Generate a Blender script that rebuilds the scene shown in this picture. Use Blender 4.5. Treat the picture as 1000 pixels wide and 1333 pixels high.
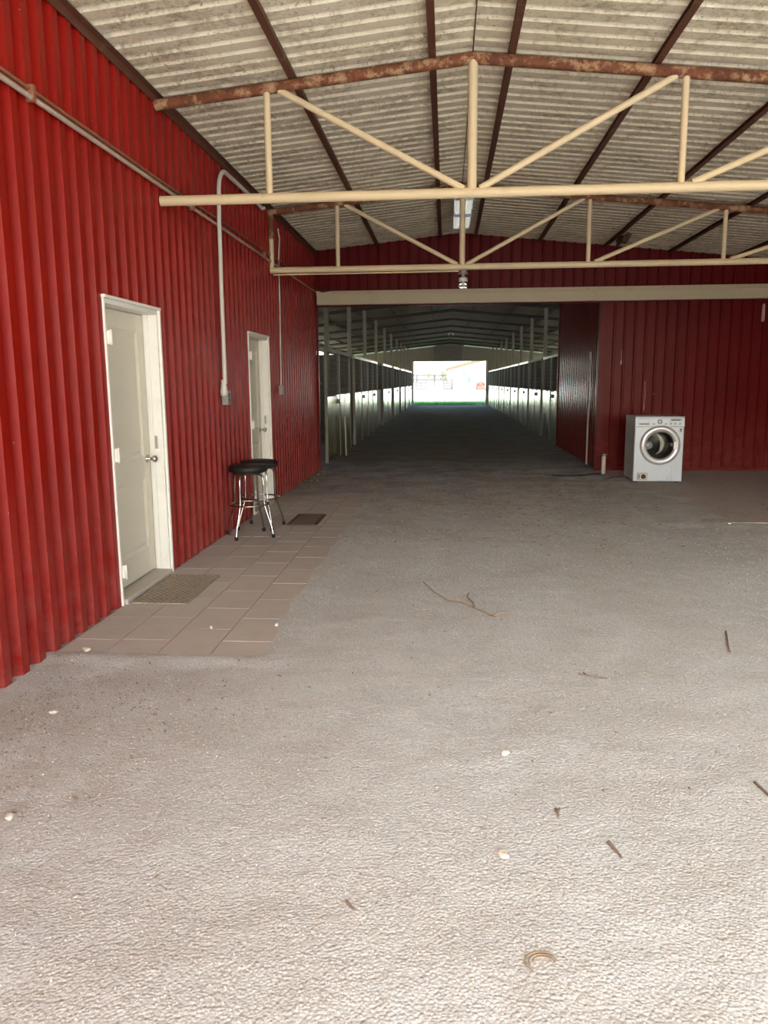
import bpy, bmesh, math, random
from mathutils import Vector, Matrix, noise

for o in list(bpy.data.objects):
    bpy.data.objects.remove(o, do_unlink=True)
SC = bpy.context.scene
COL = SC.collection
random.seed(7)
pi = math.pi

# ------------------------------------------------------------------ camera
F_PX, PITCH, YAW, ROLL, CAM_H = 1003.0, .1668, .0813, .0074, 1.5235
cd = bpy.data.cameras.new('camera')
cam = bpy.data.objects.new('camera', cd)
COL.objects.link(cam)
SC.camera = cam
cd.sensor_fit = 'HORIZONTAL'
cd.sensor_width = 36.0
cd.lens = 36.0 * F_PX / 1000.0
cd.clip_end = 2000
fw = Vector((-math.sin(YAW) * math.cos(PITCH), math.cos(YAW) * math.cos(PITCH), -math.sin(PITCH)))
rt = Vector((math.cos(YAW), math.sin(YAW), 0))
up = rt.cross(fw)
rt2 = rt * math.cos(ROLL) - up * math.sin(ROLL)
up2 = rt * math.sin(ROLL) + up * math.cos(ROLL)
M = Matrix((rt2, up2, -fw)).transposed().to_4x4()
M.translation = Vector((0, 0, CAM_H))
cam.matrix_world = M

# ------------------------------------------------------------------ sky, sun, exposure
SUN_EL, SUN_AZ = math.radians(40), math.radians(188)      # azimuth from +Y clockwise: the sun stands behind the camera
w = bpy.data.worlds.new('sky')
SC.world = w
w.use_nodes = True
nt = w.node_tree
sky = nt.nodes.new('ShaderNodeTexSky')
sky.sky_type = 'NISHITA'
sky.sun_disc = False
sky.sun_elevation = SUN_EL
sky.sun_rotation = SUN_AZ
sky.air_density = 1.0
sky.dust_density = 2.5
sky.ozone_density = 1.0
bg = nt.nodes['Background']
bg.inputs[1].default_value = 0.17
nt.links.new(sky.outputs[0], bg.inputs[0])
sl = bpy.data.lights.new('sun', 'SUN')
sl.energy = 3.6
sl.angle = math.radians(.6)
sl.color = (.97, .975, 1)
so = bpy.data.objects.new('sun', sl)
COL.objects.link(so)
sd = Vector((math.sin(SUN_AZ) * math.cos(SUN_EL), math.cos(SUN_AZ) * math.cos(SUN_EL), math.sin(SUN_EL)))
so.rotation_euler = sd.to_track_quat('Z', 'Y').to_euler()
so.location = (0, -10, 12)
vs = SC.view_settings
vs.view_transform = 'Standard'
vs.look = 'None'
vs.gamma = 1
vs.use_curve_mapping = False
vs.exposure = 2.76
try:
    SC.cycles.max_bounces = 10
    SC.cycles.diffuse_bounces = 6
    SC.cycles.sample_clamp_indirect = 8
except Exception:
    pass

# ------------------------------------------------------------------ materials
def lin(r, g, b):
    f = lambda c: (c / 255 / 12.92) if c / 255 <= .04045 else ((c / 255 + .055) / 1.055) ** 2.4
    return (f(r), f(g), f(b))

def sc(c, k):
    return tuple(min(1, x * k) for x in c)

class NB:
    """small node helper"""
    def __init__(s, name):
        s.m = bpy.data.materials.new(name)
        s.m.use_nodes = True
        s.t = s.m.node_tree
        s.b = s.t.nodes['Principled BSDF']
        s.tc = s.t.nodes.new('ShaderNodeTexCoord')
        s.co = s.tc.outputs['Object']
    def n(s, typ, **kw):
        x = s.t.nodes.new(typ)
        for k, v in kw.items():
            setattr(x, k, v)
        return x
    def l(s, a, b):
        s.t.links.new(a, b)
    def mapped(s, scale):
        mp = s.n('ShaderNodeMapping')
        mp.inputs['Scale'].default_value = scale if hasattr(scale, '__len__') else (scale,) * 3
        s.l(s.co, mp.inputs['Vector'])
        return mp.outputs[0]
    def noise(s, scale, detail=4, rough=.6, dist=0, stretch=None):
        x = s.n('ShaderNodeTexNoise')
        x.inputs['Scale'].default_value = scale
        x.inputs['Detail'].default_value = detail
        x.inputs['Roughness'].default_value = rough
        x.inputs['Distortion'].default_value = dist
        s.l(s.mapped(stretch) if stretch else s.co, x.inputs['Vector'])
        return x.outputs['Fac']
    def ramp(s, fac, lo, hi, a=0.0, b=1.0):
        x = s.n('ShaderNodeMapRange')
        x.inputs[1].default_value = lo
        x.inputs[2].default_value = hi
        x.inputs[3].default_value = a
        x.inputs[4].default_value = b
        s.l(fac, x.inputs[0])
        return x.outputs[0]
    def math(s, op, a, b):
        x = s.n('ShaderNodeMath', operation=op)
        for i, v in enumerate((a, b)):
            if isinstance(v, (int, float)):
                x.inputs[i].default_value = v
            else:
                s.l(v, x.inputs[i])
        return x.outputs[0]
    def mix(s, fac, a, b):
        x = s.n('ShaderNodeMix', data_type='RGBA')
        if isinstance(fac, (int, float)):
            x.inputs[0].default_value = fac
        else:
            s.l(fac, x.inputs[0])
        for i, v in ((6, a), (7, b)):
            if isinstance(v, tuple):
                x.inputs[i].default_value = (*v[:3], 1)
            else:
                s.l(v, x.inputs[i])
        return x.outputs[2]
    def sep(s):
        x = s.n('ShaderNodeSeparateXYZ')
        s.l(s.co, x.inputs[0])
        return x.outputs
    def bump(s, height, strength=.3, dist=.01):
        x = s.n('ShaderNodeBump')
        x.inputs['Strength'].default_value = strength
        x.inputs['Distance'].default_value = dist
        s.l(height, x.inputs['Height'])
        s.l(x.outputs[0], s.b.inputs['Normal'])
    def out(s, col=None, rough=.6, metal=0, spec=.5):
        if col is not None:
            if isinstance(col, tuple):
                s.b.inputs['Base Color'].default_value = (*col[:3], 1)
            else:
                s.l(col, s.b.inputs['Base Color'])
        if isinstance(rough, (int, float)):
            s.b.inputs['Roughness'].default_value = rough
        else:
            s.l(rough, s.b.inputs['Roughness'])
        s.b.inputs['Metallic'].default_value = metal
        s.b.inputs['Specular IOR Level'].default_value = spec
        return s.m

def plain(name, col, rough=.55, metal=0, var=.12, scale=6, spec=.5, bump=0, stretch=None):
    m = NB(name)
    f = m.noise(scale, 5, .6, stretch=stretch)
    c = m.mix(m.ramp(f, .3, .7), sc(col, 1 - var), sc(col, 1 + var))
    if bump:
        m.bump(m.noise(scale * 6, 4, .6), bump, .004)
    return m.out(c, rough, metal, spec)

def blotched(name, col, dirt, amount=.5, scale=5, rough=.6, metal=0, spec=.5, fine=30, stretch=None):
    m = NB(name)
    f = m.noise(scale, 8, .7, stretch=stretch)
    g = m.noise(fine, 4, .6)
    k = m.math('MULTIPLY', m.ramp(f, .60 - .3 * amount, .98 - .25 * amount), m.ramp(g, .2, .7))
    c = m.mix(k, col, dirt)
    return m.out(c, rough, metal, spec)

def red_paint(name, base, dusty=True, spec=.13, r0=.3, r1=.4):
    m = NB(name)
    x, y, z = m.sep()
    big = m.noise(1.3, 5, .6)
    c = m.mix(m.ramp(big, .3, .75), sc(base, .85), sc(base, 1.12))
    # dried dust splashed on the lowest half metre
    d = m.math('MULTIPLY', m.ramp(z, 1.15, .0), m.ramp(m.noise(7, 8, .75), .32, .75))
    c = m.mix(m.math('MULTIPLY', d, .55 if dusty else .35), c, lin(166, 98, 92))
    st = m.noise(10, 6, .7, stretch=(1, 1, .12))
    c = m.mix(m.ramp(st, .58, .85, 0, .28), c, lin(150, 70, 60))
    chips = m.math('MULTIPLY', m.ramp(m.noise(60, 2, .5), .76, .79), m.ramp(m.noise(2.5, 3, .6), .5, .6))
    c = m.mix(m.math('MULTIPLY', chips, .7), c, lin(215, 185, 178))
    r = m.ramp(m.noise(9, 5, .6), .3, .7, r0, r1)
    m.bump(m.noise(3, 2, .5), .03, .01)
    return m.out(c, r, 0, spec)

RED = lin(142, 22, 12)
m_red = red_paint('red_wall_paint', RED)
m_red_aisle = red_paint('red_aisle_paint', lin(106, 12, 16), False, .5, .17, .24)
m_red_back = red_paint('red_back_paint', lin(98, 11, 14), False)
m_cream = blotched('cream_pipe_paint', lin(216, 197, 158), lin(166, 138, 102), .2, 6, .42, fine=14)
m_header = blotched('cream_header_paint', lin(196, 182, 150), lin(160, 140, 112), .15, 3, .5)
def rust_mat():
    m = NB('rusty_brown_steel')
    c = m.mix(m.ramp(m.noise(5, 6, .65), .35, .65), lin(96, 58, 40), lin(128, 78, 50))
    c = m.mix(m.math('MULTIPLY', m.ramp(m.noise(9, 8, .75), .5, .6), .75), c, lin(188, 152, 114))
    c = m.mix(m.math('MULTIPLY', m.ramp(m.noise(30, 5, .7), .56, .66), .6), c, lin(70, 44, 34))
    return m.out(c, .8, 0, .3)
m_rust = rust_mat()
m_purlin = blotched('brown_purlin_paint', lin(100, 60, 42), lin(176, 150, 122), .12, 6, .6, fine=12)
m_dark_steel = plain('dark_barn_steel', lin(78, 70, 60), .6, .2)
m_galv_post = plain('galvanised_post', lin(138, 134, 118), .5, .2, .12, 4)
m_white_pvc = plain('white_pvc', lin(214, 208, 196), .4, 0, .06)
m_conduit = blotched('painted_conduit', lin(186, 168, 150), lin(120, 84, 66), .35, 5, .5)
m_rusty_conduit = blotched('rusty_conduit', lin(148, 96, 70), lin(92, 60, 44), .5, 7, .6)
m_greybox = plain('grey_outlet_box', lin(150, 146, 138), .5)
m_white_door = blotched('cream_door_paint', lin(220, 214, 196), lin(196, 186, 166), .2, 4, .42)
m_white_frame = blotched('white_frame_paint', lin(236, 234, 226), lin(196, 184, 168), .2, 8, .5, fine=10)
m_chrome = plain('chrome', (.46, .46, .45), .16, 1, .03)
m_nickel = plain('worn_nickel', (.62, .6, .56), .25, 1, .05)
m_vinyl = plain('black_vinyl', (.014, .0135, .013), .5, 0, .2, 20, .4)
m_rubber = plain('black_rubber', (.012, .012, .012), .7)
m_washer = plain('white_enamel', lin(208, 220, 234), .25, 0, .03)
m_washer_side = plain('grey_enamel_side', lin(196, 192, 184), .4, 0, .04)
m_silver = plain('silver_plastic', lin(206, 209, 214), .25, .35, .04)
m_darkplastic = plain('dark_plastic', (.02, .02, .022), .35)
m_greyplastic = plain('grey_plastic', lin(150, 152, 154), .4)
m_drum = plain('drum_steel', lin(78, 76, 72), .35, .6, .1, 10)
m_glint = plain('pale_reflection', lin(200, 196, 186), .8)
m_mat = plain('grey_brown_mat', lin(156, 142, 126), .9, 0, .25, 40, .2)
m_mat2 = plain('dark_brown_mat', lin(104, 86, 77), .9, 0, .25, 40, .2)
m_paver = blotched('dusty_paver', lin(192, 184, 176), lin(176, 165, 155), .45, 3, .85, spec=.25, fine=9)
m_slab = blotched('dusty_concrete', lin(186, 177, 172), lin(166, 155, 147), .4, 1.6, .85, spec=.25, fine=6)
m_joint = plain('dusty_joint', lin(156, 140, 128), .95, 0, .15)
m_stone = plain('pale_stone', lin(216, 206, 194), .7, 0, .1, 20, .3, .4)
m_twig = plain('dry_twig', lin(158, 138, 116), .85, 0, .2, 30)
m_darktwig = plain('dark_twig', lin(128, 110, 98), .85, 0, .2, 30)
m_straw = plain('dark_straw_debris', lin(122, 108, 88), .9, 0, .3, 20)
m_wood = plain('dark_board', lin(92, 80, 66), .8, 0, .2, 4)
m_plank = plain('pale_plank', lin(196, 186, 160), .7, 0, .1)
m_grass = plain('grass_blades', lin(100, 154, 88), .7, 0, .35, 2)
m_hose = plain('black_hose', (.02, .02, .02), .6)
m_nest = plain('mud_nest', lin(92, 76, 60), .95, 0, .3, 30)
m_bark = plain('bark', lin(120, 104, 90), .9)
m_leaf = plain('pale_leaf', lin(72, 74, 52), .8, 0, .2)
m_house = plain('white_siding', lin(230, 226, 218), .8)
m_roofing = plain('tan_roofing', lin(66, 58, 42), .9)
m_fence = plain('fence_pipe', lin(44, 41, 37), .7)
m_orange = plain('orange_red_machine', lin(128, 46, 32), .5)
m_blue = plain('pale_blue_plastic', lin(70, 110, 128), .6)
m_greymetal = plain('weathered_grey', lin(60, 60, 58), .8)
m_darkglass = plain('dark_window', (.05, .06, .07), .1)

def galv_sheet():
    m = NB('galvanised_sheet')
    f = m.noise(1.2, 3, .5)
    c = m.mix(m.ramp(f, .3, .75), lin(182, 180, 158), lin(212, 208, 182))
    dirt = m.math('MULTIPLY', m.ramp(m.noise(2, 5, .6, stretch=(1, 1, .35)), .52, .75), .45)
    c = m.mix(dirt, c, lin(120, 114, 98))
    r = m.ramp(m.noise(3, 4, .6, stretch=(1, 1, .4)), .3, .7, .14, .27)
    return m.out(c, r, .92, .5)
m_galv = galv_sheet()
m_galv_dark = plain('dark_galvanised_door', lin(92, 90, 84), .5, .5, .15, 3)
m_rail = plain('bright_galvanised_rail', lin(205, 205, 200), .22, .8, .05)
m_wire = plain('dull_wire', lin(92, 90, 84), .6, .4, .1)

def ceiling_mat():
    m = NB('stained_roof_sheet')
    x, y, z = m.sep()
    base = m.mix(m.ramp(m.noise(.9, 5, .6), .3, .7), lin(224, 214, 182), lin(240, 232, 206))
    stain = m.math('MULTIPLY', m.ramp(m.noise(2.3, 8, .7, .6), .45, .62), m.ramp(m.noise(18, 5, .65), .42, .6))
    c = m.mix(m.math('MULTIPLY', stain, .6), base, lin(120, 104, 80))
    st2 = m.math('MULTIPLY', m.ramp(m.noise(1.1, 6, .7), .52, .7), m.ramp(m.noise(9, 8, .8, 1.2), .44, .6))
    c = m.mix(m.math('MULTIPLY', st2, .45), c, lin(160, 132, 96))
    speck = m.math('MULTIPLY', m.ramp(m.noise(40, 6, .75), .55, .62), m.ramp(m.noise(1.4, 6, .7), .40, .58))
    c = m.mix(m.math('MULTIPLY', speck, .7), c, lin(84, 72, 58))
    return m.out(c, .6, 0, .4)
m_ceil = ceiling_mat()
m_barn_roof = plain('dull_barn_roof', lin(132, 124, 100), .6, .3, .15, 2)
m_gable = plain('olive_gable', lin(150, 142, 118), .7, .1, .1, 2)

def ground_mat():
    m = NB('caliche_ground')
    x, y, z = m.sep()
    big = m.noise(.55, 6, .6)
    mid = m.noise(3.2, 8, .65)
    fine = m.noise(70, 6, .75)
    vo = []
    for scl in (95, 210):
        g = m.n('ShaderNodeTexVoronoi')
        g.inputs['Scale'].default_value = scl
        m.l(m.co, g.inputs['Vector'])
        vo.append(g.outputs['Distance'])
    c = m.mix(m.ramp(big, .35, .65), lin(199, 202, 202), lin(206, 213, 218))
    c = m.mix(m.ramp(mid, .42, .72, 0, .5), c, lin(186, 183, 179))
    c = m.mix(m.ramp(fine, .42, .7, 0, .5), c, lin(168, 163, 159))
    c = m.mix(m.math('MULTIPLY', m.ramp(vo[0], .34, .1, 0, .9), m.ramp(m.noise(30, 4, .6), .42, .6)), c, lin(240, 236, 230))
    gr = m.noise(120, 2, .7)
    c = m.mix(m.ramp(gr, .42, .3, 0, .6), c, lin(140, 130, 122))
    c = m.mix(m.ramp(gr, .6, .68, 0, .85), c, lin(244, 241, 238))
    gm = m.noise(48, 5, .75)
    c = m.mix(m.ramp(gm, .46, .34, 0, .4), c, lin(150, 139, 129))
    # trodden-in manure and straw, strongest in the aisle and at its mouth
    aisle = m.ramp(y, 7.5, 13.5)
    k = m.math('MULTIPLY', m.ramp(m.noise(1.6, 9, .72), .43, .6), aisle)
    c = m.mix(m.math('MULTIPLY', k, .7), c, lin(128, 114, 92))
    c = m.mix(m.ramp(y, 12.8, 15.5, 0, .72), c, lin(136, 128, 114))
    # brown soil along the left wall
    lf = m.math('MULTIPLY', m.ramp(x, -.2, -2.0), m.ramp(m.noise(2.0, 9, .72), .36, .6))
    c = m.mix(m.math('MULTIPLY', lf, .42), c, lin(150, 128, 110))
    spk = m.math('MULTIPLY', m.ramp(m.noise(26, 6, .7), .62, .7), m.ramp(m.noise(1.2, 6, .7), .48, .62))
    c = m.mix(m.math('MULTIPLY', spk, .6), c, lin(112, 98, 84))
    h = m.math('ADD', m.math('MULTIPLY', m.noise(9, 3, .5), .8), m.math('MULTIPLY', m.noise(34, 2, .5), .45))
    h = m.math('ADD', h, m.math('MULTIPLY', vo[0], -.45))
    h = m.math('ADD', h, m.math('MULTIPLY', vo[1], -.0))
    m.bump(h, .6, .012)
    return m.out(c, .95, 0, .12)
m_ground = ground_mat()

def yard_mat():
    m = NB('yard_ground')
    x, y, z = m.sep()
    e = m.math('ADD', y, m.ramp(m.noise(.25, 5, .7), 0, 1, -3, 3))
    g = m.math('MULTIPLY', m.ramp(e, 66, 60), m.ramp(y, 45, 50))
    c = m.mix(g, lin(206, 201, 190), m.mix(m.ramp(m.noise(2, 6, .7), .3, .7), lin(58, 108, 58), lin(84, 130, 76)))
    return m.out(c, .95, 0, .1)
m_yard = yard_mat()

def glass_mat():
    m = NB('clear_glass')
    m.b.inputs['Base Color'].default_value = (.95, .96, .95, 1)
    m.b.inputs['Roughness'].default_value = .03
    m.b.inputs['Transmission Weight'].default_value = 1
    m.b.inputs['IOR'].default_value = 1.12
    return m.m
m_glass = glass_mat()

# ------------------------------------------------------------------ mesh helpers
class MB:
    def __init__(s):
        s.v, s.f, s.sm = [], [], []
    def add(s, vs, fs, smooth=False):
        b = len(s.v)
        s.v += [tuple(p) for p in vs]
        for f in fs:
            s.f.append([b + i for i in f])
            s.sm.append(smooth)
        return s
    def box(s, x0, x1, y0, y1, z0, z1, bev=0):
        bev = min(bev, (x1 - x0) / 2.2, (y1 - y0) / 2.2, (z1 - z0) / 2.2)
        if bev > 0:
            bm = bmesh.new()
            bmesh.ops.create_cube(bm, size=1)
            for v in bm.verts:
                v.co = ((x0 + x1) / 2 + v.co.x * (x1 - x0), (y0 + y1) / 2 + v.co.y * (y1 - y0), (z0 + z1) / 2 + v.co.z * (z1 - z0))
            bmesh.ops.bevel(bm, geom=bm.edges[:], offset=bev, segments=2, affect='EDGES', profile=.5)
            bm.verts.index_update()
            s.add([v.co[:] for v in bm.verts], [[v.index for v in f.verts] for f in bm.faces])
            bm.free()
            return s
        vs = [(x, y, z) for z in (z0, z1) for y in (y0, y1) for x in (x0, x1)]
        return s.add(vs, [(0, 2, 3, 1), (4, 5, 7, 6), (0, 1, 5, 4), (2, 6, 7, 3), (0, 4, 6, 2), (1, 3, 7, 5)])
    def tube(s, pts, r, n=10, cap=True, close=False):
        pts = [Vector(p) for p in pts]
        rs = r if hasattr(r, '__len__') else [r] * len(pts)
        N = len(pts)
        vs = []
        ref = None
        for i, p in enumerate(pts):
            if close:
                t = (pts[(i + 1) % N] - pts[i - 1]).normalized()
            else:
                t = (pts[min(i + 1, N - 1)] - pts[max(i - 1, 0)]).normalized()
            if ref is None:
                ref = Vector((0, 0, 1)) if abs(t.z) < .9 else Vector((1, 0, 0))
            u = (ref - t * ref.dot(t)).normalized()
            ref = u
            q = t.cross(u)
            for k in range(n):
                a = 2 * pi * k / n
                vs.append(p + (u * math.cos(a) + q * math.sin(a)) * rs[i])
        fs = []
        for i in range(N if close else N - 1):
            j = (i + 1) % N
            for k in range(n):
                l = (k + 1) % n
                fs.append((i * n + k, j * n + k, j * n + l, i * n + l))
        fs = [tuple(reversed(f)) for f in fs]
        b0 = len(s.f)
        s.add(vs, fs, True)
        if cap and not close:
            s.add([vs[k] for k in range(n)], [tuple(range(n))])
            s.add([vs[(N - 1) * n + k] for k in range(n)], [tuple(reversed(range(n)))])
        return s
    def lathe(s, prof, n=32, axis='Z', c=(0, 0, 0), smooth=True, cap=True):
        """prof: (radius, height) pairs along the axis"""
        vs = []
        for r, h in prof:
            for k in range(n):
                a = 2 * pi * k / n
                x, y = r * math.cos(a), r * math.sin(a)
                if axis == 'Z':
                    p = (x, y, h)
                elif axis == 'Y':
                    p = (x, h, -y)
                else:
                    p = (h, x, y)
                vs.append((p[0] + c[0], p[1] + c[1], p[2] + c[2]))
        fs = []
        for i in range(len(prof) - 1):
            for k in range(n):
                l = (k + 1) % n
                fs.append((i * n + k, i * n + l, (i + 1) * n + l, (i + 1) * n + k))
        if prof[0] == prof[-1]:
            cap = False
        if cap and prof[0][0] > 1e-6:
            fs.append(tuple(reversed(range(n))))
        if cap and prof[-1][0] > 1e-6:
            fs.append(tuple((len(prof) - 1) * n + k for k in range(n)))
        return s.add(vs, fs, smooth)
    def prism(s, poly, axis, a, b):
        """closed polygon of 2D points extruded along axis from a to b"""
        n = len(poly)
        def P(p, h):
            return {'X': (h, p[0], p[1]), 'Y': (p[0], h, p[1]), 'Z': (p[0], p[1], h)}[axis]
        vs = [P(p, a) for p in poly] + [P(p, b) for p in poly]
        fs = [tuple(range(n)), tuple(reversed(range(n, 2 * n)))]
        for i in range(n):
            j = (i + 1) % n
            fs.append((i, i + n, j + n, j))
        return s.add(vs, fs)
    def rot(s, ang, c=(0, 0, 0), axis='Z'):
        R = Matrix.Rotation(ang, 3, axis)
        c = Vector(c)
        s.v = [tuple(R @ (Vector(p) - c) + c) for p in s.v]
        return s
    def move(s, d):
        s.v = [(p[0] + d[0], p[1] + d[1], p[2] + d[2]) for p in s.v]
        return s
    def mesh(s, name, mat, off=(0, 0, 0), fix=True):
        me = bpy.data.meshes.new(name)
        me.from_pydata([(p[0] - off[0], p[1] - off[1], p[2] - off[2]) for p in s.v], [], s.f)
        me.polygons.foreach_set('use_smooth', s.sm)
        if fix:
            bm = bmesh.new()
            bm.from_mesh(me)
            bmesh.ops.recalc_face_normals(bm, faces=bm.faces)
            bm.to_mesh(me)
            bm.free()
        me.materials.append(mat)
        me.update()
        return me
    def build(s, name, mat, parent=None, local=False, fix=True):
        off = Vector((0, 0, 0))
        p = parent
        while p and not local:
            off += p.location
            p = p.parent
        o = bpy.data.objects.new(name, s.mesh(name, mat, off, fix))
        COL.objects.link(o)
        o.parent = parent
        return o

def thing(name, loc, label, cat, group=None, rz=0):
    o = bpy.data.objects.new(name, None)
    o.empty_display_size = .1
    COL.objects.link(o)
    o.location = loc
    o.rotation_euler.z = rz
    return tag(o, label, cat, group)

def tag(o, label, cat, group=None):
    o['label'] = label
    o['category'] = cat
    if group:
        o['group'] = group
    return o

def struct(o, label=None, cat=None):
    o['kind'] = 'structure'
    if label:
        o['label'] = label
    if cat:
        o['category'] = cat
    return o

def sempty(name, loc, label=None, cat=None):
    o = bpy.data.objects.new(name, None)
    o.empty_display_size = .1
    COL.objects.link(o)
    o.location = loc
    return struct(o, label, cat)

def twin(o, parent, name=None):
    """copy of one object sharing its mesh"""
    c = o.copy()
    COL.objects.link(c)
    c.parent = parent
    return c

ORD = ['first', 'second', 'third', 'fourth', 'fifth', 'sixth', 'seventh', 'eighth', 'ninth', 'tenth', 'eleventh', 'twelfth']

# ------------------------------------------------------------------ measures
XL = -2.236          # left wall, crest plane
YB = 13.396          # back wall
RX, RZ, SL = .18, 3.945, .1      # ridge line and roof slope (underside of the sheets)
YF = -4.4            # front edge of the shed roof
XE, XW = 6.3, -6.0   # eaves
YE = 51.1            # far end of the stall aisle
P0, PS = 15.467, 3.632
XSL, XSR = -2.274, 2.693
Y1, Y2 = 6.154, 9.95
def roof(x):
    return RZ - SL * abs(x - RX)

def rib_points(a0, a1, pitch, crest, side, h, phase=0.0):
    """points (position, height) of a trapezoid rib profile clipped to a0..a1"""
    pts = []
    k = math.floor((a0 - phase) / pitch) - 1
    raw = []
    while phase + k * pitch < a1 + pitch:
        c = phase + k * pitch
        raw += [(c - crest / 2 - side, 0), (c - crest / 2, h), (c + crest / 2, h), (c + crest / 2 + side, 0)]
        k += 1
    def at(p):
        for (xa, ha), (xb, hb) in zip(raw, raw[1:]):
            if xa <= p <= xb:
                return ha + (hb - ha) * (p - xa) / max(1e-9, xb - xa)
        return 0
    pts = [(a0, at(a0))] + [q for q in raw if a0 < q[0] < a1] + [(a1, at(a1))]
    return pts

# ------------------------------------------------------------------ ground and floor
def floor_z(x, y):
    z = .010 * noise.noise((x * .9, y * .9, 1.3)) + .007 * noise.noise((x * 2.7, y * 2.7, 4.1)) + .0045 * noise.noise((x * 7.5, y * 9, 9.1))
    # flat where things stand: along the left wall, by the washer, inside the barn
    k = 1.0
    k *= min(1, max(0, (x + .95) / .25)) if y > 3.9 else min(1, max(.15, (x + 2.2) / .5))
    k *= min(1, max(0, (11.2 - y) / 2.0))
    k *= min(1, max(.0, (4.8 - x) / 1.0))
    z *= k
    n1 = noise.noise((x * 2.3, y * 2.3, 7.7)) + .6 * noise.noise((x * 7, y * 7, 2.2))
    if 3.8 < y < 10.8 and x < -.6:
        e = max(0, 1 - abs(x + .98 + .05 * n1) / .12) if y > 4.0 else 0      # dirt swept over the outer edge
        f = max(0, 1 - abs(y - 4.02 - .03 * n1) / .10) if x < -.9 else 0
        g = max(0, 1 - abs(y - 10.45 - .08 * n1) / .25) if x < -.9 else 0
        z = max(z, (.004 + .012 * max(e, f, g)) if max(e, f, g) > 0 else z)
    if 8.2 < y < YB and 2.2 < x < 5.0:
        e = 1 - max(0, x - 2.95 - .35 * n1) / .25
        e = min(1, max(0, e)) * min(1, max(0, (12.6 - y) / .5)) * (1 if x < 2.75 or y < 11.3 else 0)
        z = max(z, .014 * e)
    return z

xs = [XW + .1, -4, -2.6]
x = -2.3
while x < 5.0:
    xs.append(round(x, 3))
    x += .045
xs += [5.4, 6.0, XE]
ys = [-5.6, -4, -2, -1, 0, .6]
y = 1.0
while y < 12.0:
    ys.append(round(y, 3))
    y += .045 if y < 6 else .09
ys += [12.6, 13.4, 14, 16, 20, 25, 30, 35, 40, 45, YE + .02]
vs = [(x, y, floor_z(x, y)) for y in ys for x in xs]
nx = len(xs)
fs = [(j * nx + i, j * nx + i + 1, (j + 1) * nx + i + 1, (j + 1) * nx + i) for j in range(len(ys) - 1) for i in range(nx - 1)]
mb = MB()
mb.add(vs, fs, True)
floor = struct(mb.build('floor', m_ground, fix=False), 'dusty pale caliche floor running from the open shed into the stall aisle', 'floor')

# yard all around, rising gently beyond the far end
mb = MB()
yx = [-260, -60, -20, XW, -2.2, 0, 2.7, XE, 20, 60, 260]
yy = [-260, -80, -30, -12, -5.6, YF, 0, 20, 40, YE, 53, 56, 60, 66, 75, 90, 110, 140, 180, 260, 420]
def yard_z(y):
    return -.03 + (max(0, y - 56) * .0095 if y < 160 else 104 * .0095)
vs = [(a, b, yard_z(b) if not (YF - .9 < b < YE - .1 and XW < a < XE) else -.08) for b in yy for a in yx]
n_ = len(yx)
mb.add(vs, [(j * n_ + i, j * n_ + i + 1, (j + 1) * n_ + i + 1, (j + 1) * n_ + i) for j in range(len(yy) - 1) for i in range(n_ - 1)], True)
struct(mb.build('ground_outside', m_yard, fix=False), 'pale yard outside with a green grass strip beyond the aisle', 'ground')

# paving strip along the left wall, four columns laid in staggered joints
cols = [-2.228, -1.942, -1.637, -1.328, -1.022]
bedding = MB().box(XL - .02, -1.024, 4.07, 10.42, -.03, .0066).build('paving_bed', m_joint, floor)
offs = [4.30, 4.31, 4.08, 4.31]
pmesh = {}
for c in range(4):
    y0 = 4.062
    y1 = offs[c] if offs[c] > 4.2 else 4.53
    row = 0
    wdt = cols[c + 1] - cols[c]
    while y0 < 10.40:
        y1 = min(y1, 10.42)
        L = y1 - y0
        if L > .06:
            key = (c, round(L, 3))
            if key not in pmesh:
                pmesh[key] = MB().box(-wdt / 2 + .004, wdt / 2 - .004, -L / 2 + .004, L / 2 - .004, -.03, .0092, .0012).mesh('paver', m_paver)
            o = bpy.data.objects.new('paver', pmesh[key])
            COL.objects.link(o)
            o.parent = floor
            o.location = ((cols[c] + cols[c + 1]) / 2, (y0 + y1) / 2, random.uniform(-.0008, .0008))
            o.rotation_euler = (random.uniform(-.001, .001), random.uniform(-.001, .001), random.uniform(-.005, .005))
        y0 = y1
        y1 = y0 + .447
# concrete apron in front of the right back wall
mb = MB()
mb.box(2.62, 6.25, 8.43, YB - .01, -.05, .010, .004)
ap = mb.build('concrete_apron', m_slab, floor)

# ------------------------------------------------------------------ left wall (ribbed sheet with two door openings)
PITCH_R = .171
D1 = (5.001, 5.965)      # near door, outer edges of its frame
D2 = (8.72, 9.69)        # far door
DH = 2.08
WTOP = roof(XL) + .03
def wall_x(segs, xface, sgn, back, mat, name, phase, parent=None, h=.044, crest=.066, side=.018):
    """ribbed wall in a plane of constant X; segs: (y0, y1, z0, z1)"""
    mb = MB()
    for y0, y1, z0, z1 in segs:
        pts = rib_points(y0, y1, PITCH_R, crest, side, h, phase)
        poly = [(xface - sgn * (h - b), a) for a, b in pts]
        poly = poly + [(back, y1), (back, y0)]
        mb.prism(poly, 'Z', z0, z1)
    return mb.build(name, mat, parent)

wl = wall_x([(YF, D1[0], -.04, WTOP), (D1[0], D1[1], DH, WTOP), (D1[1], D2[0], -.04, WTOP),
             (D2[0], D2[1], DH, WTOP), (D2[1], YB, -.04, WTOP)], XL, 1, XL - .24, m_red, 'wall_left', 4.962)
struct(wl, 'tall red ribbed metal wall along the left with two doors', 'wall')
MB().box(XL - .235, XL - .18, D1[0] - .1, D2[1] + .1, -.04, DH + .1).build('wall_lining', m_wood, wl)

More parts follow.
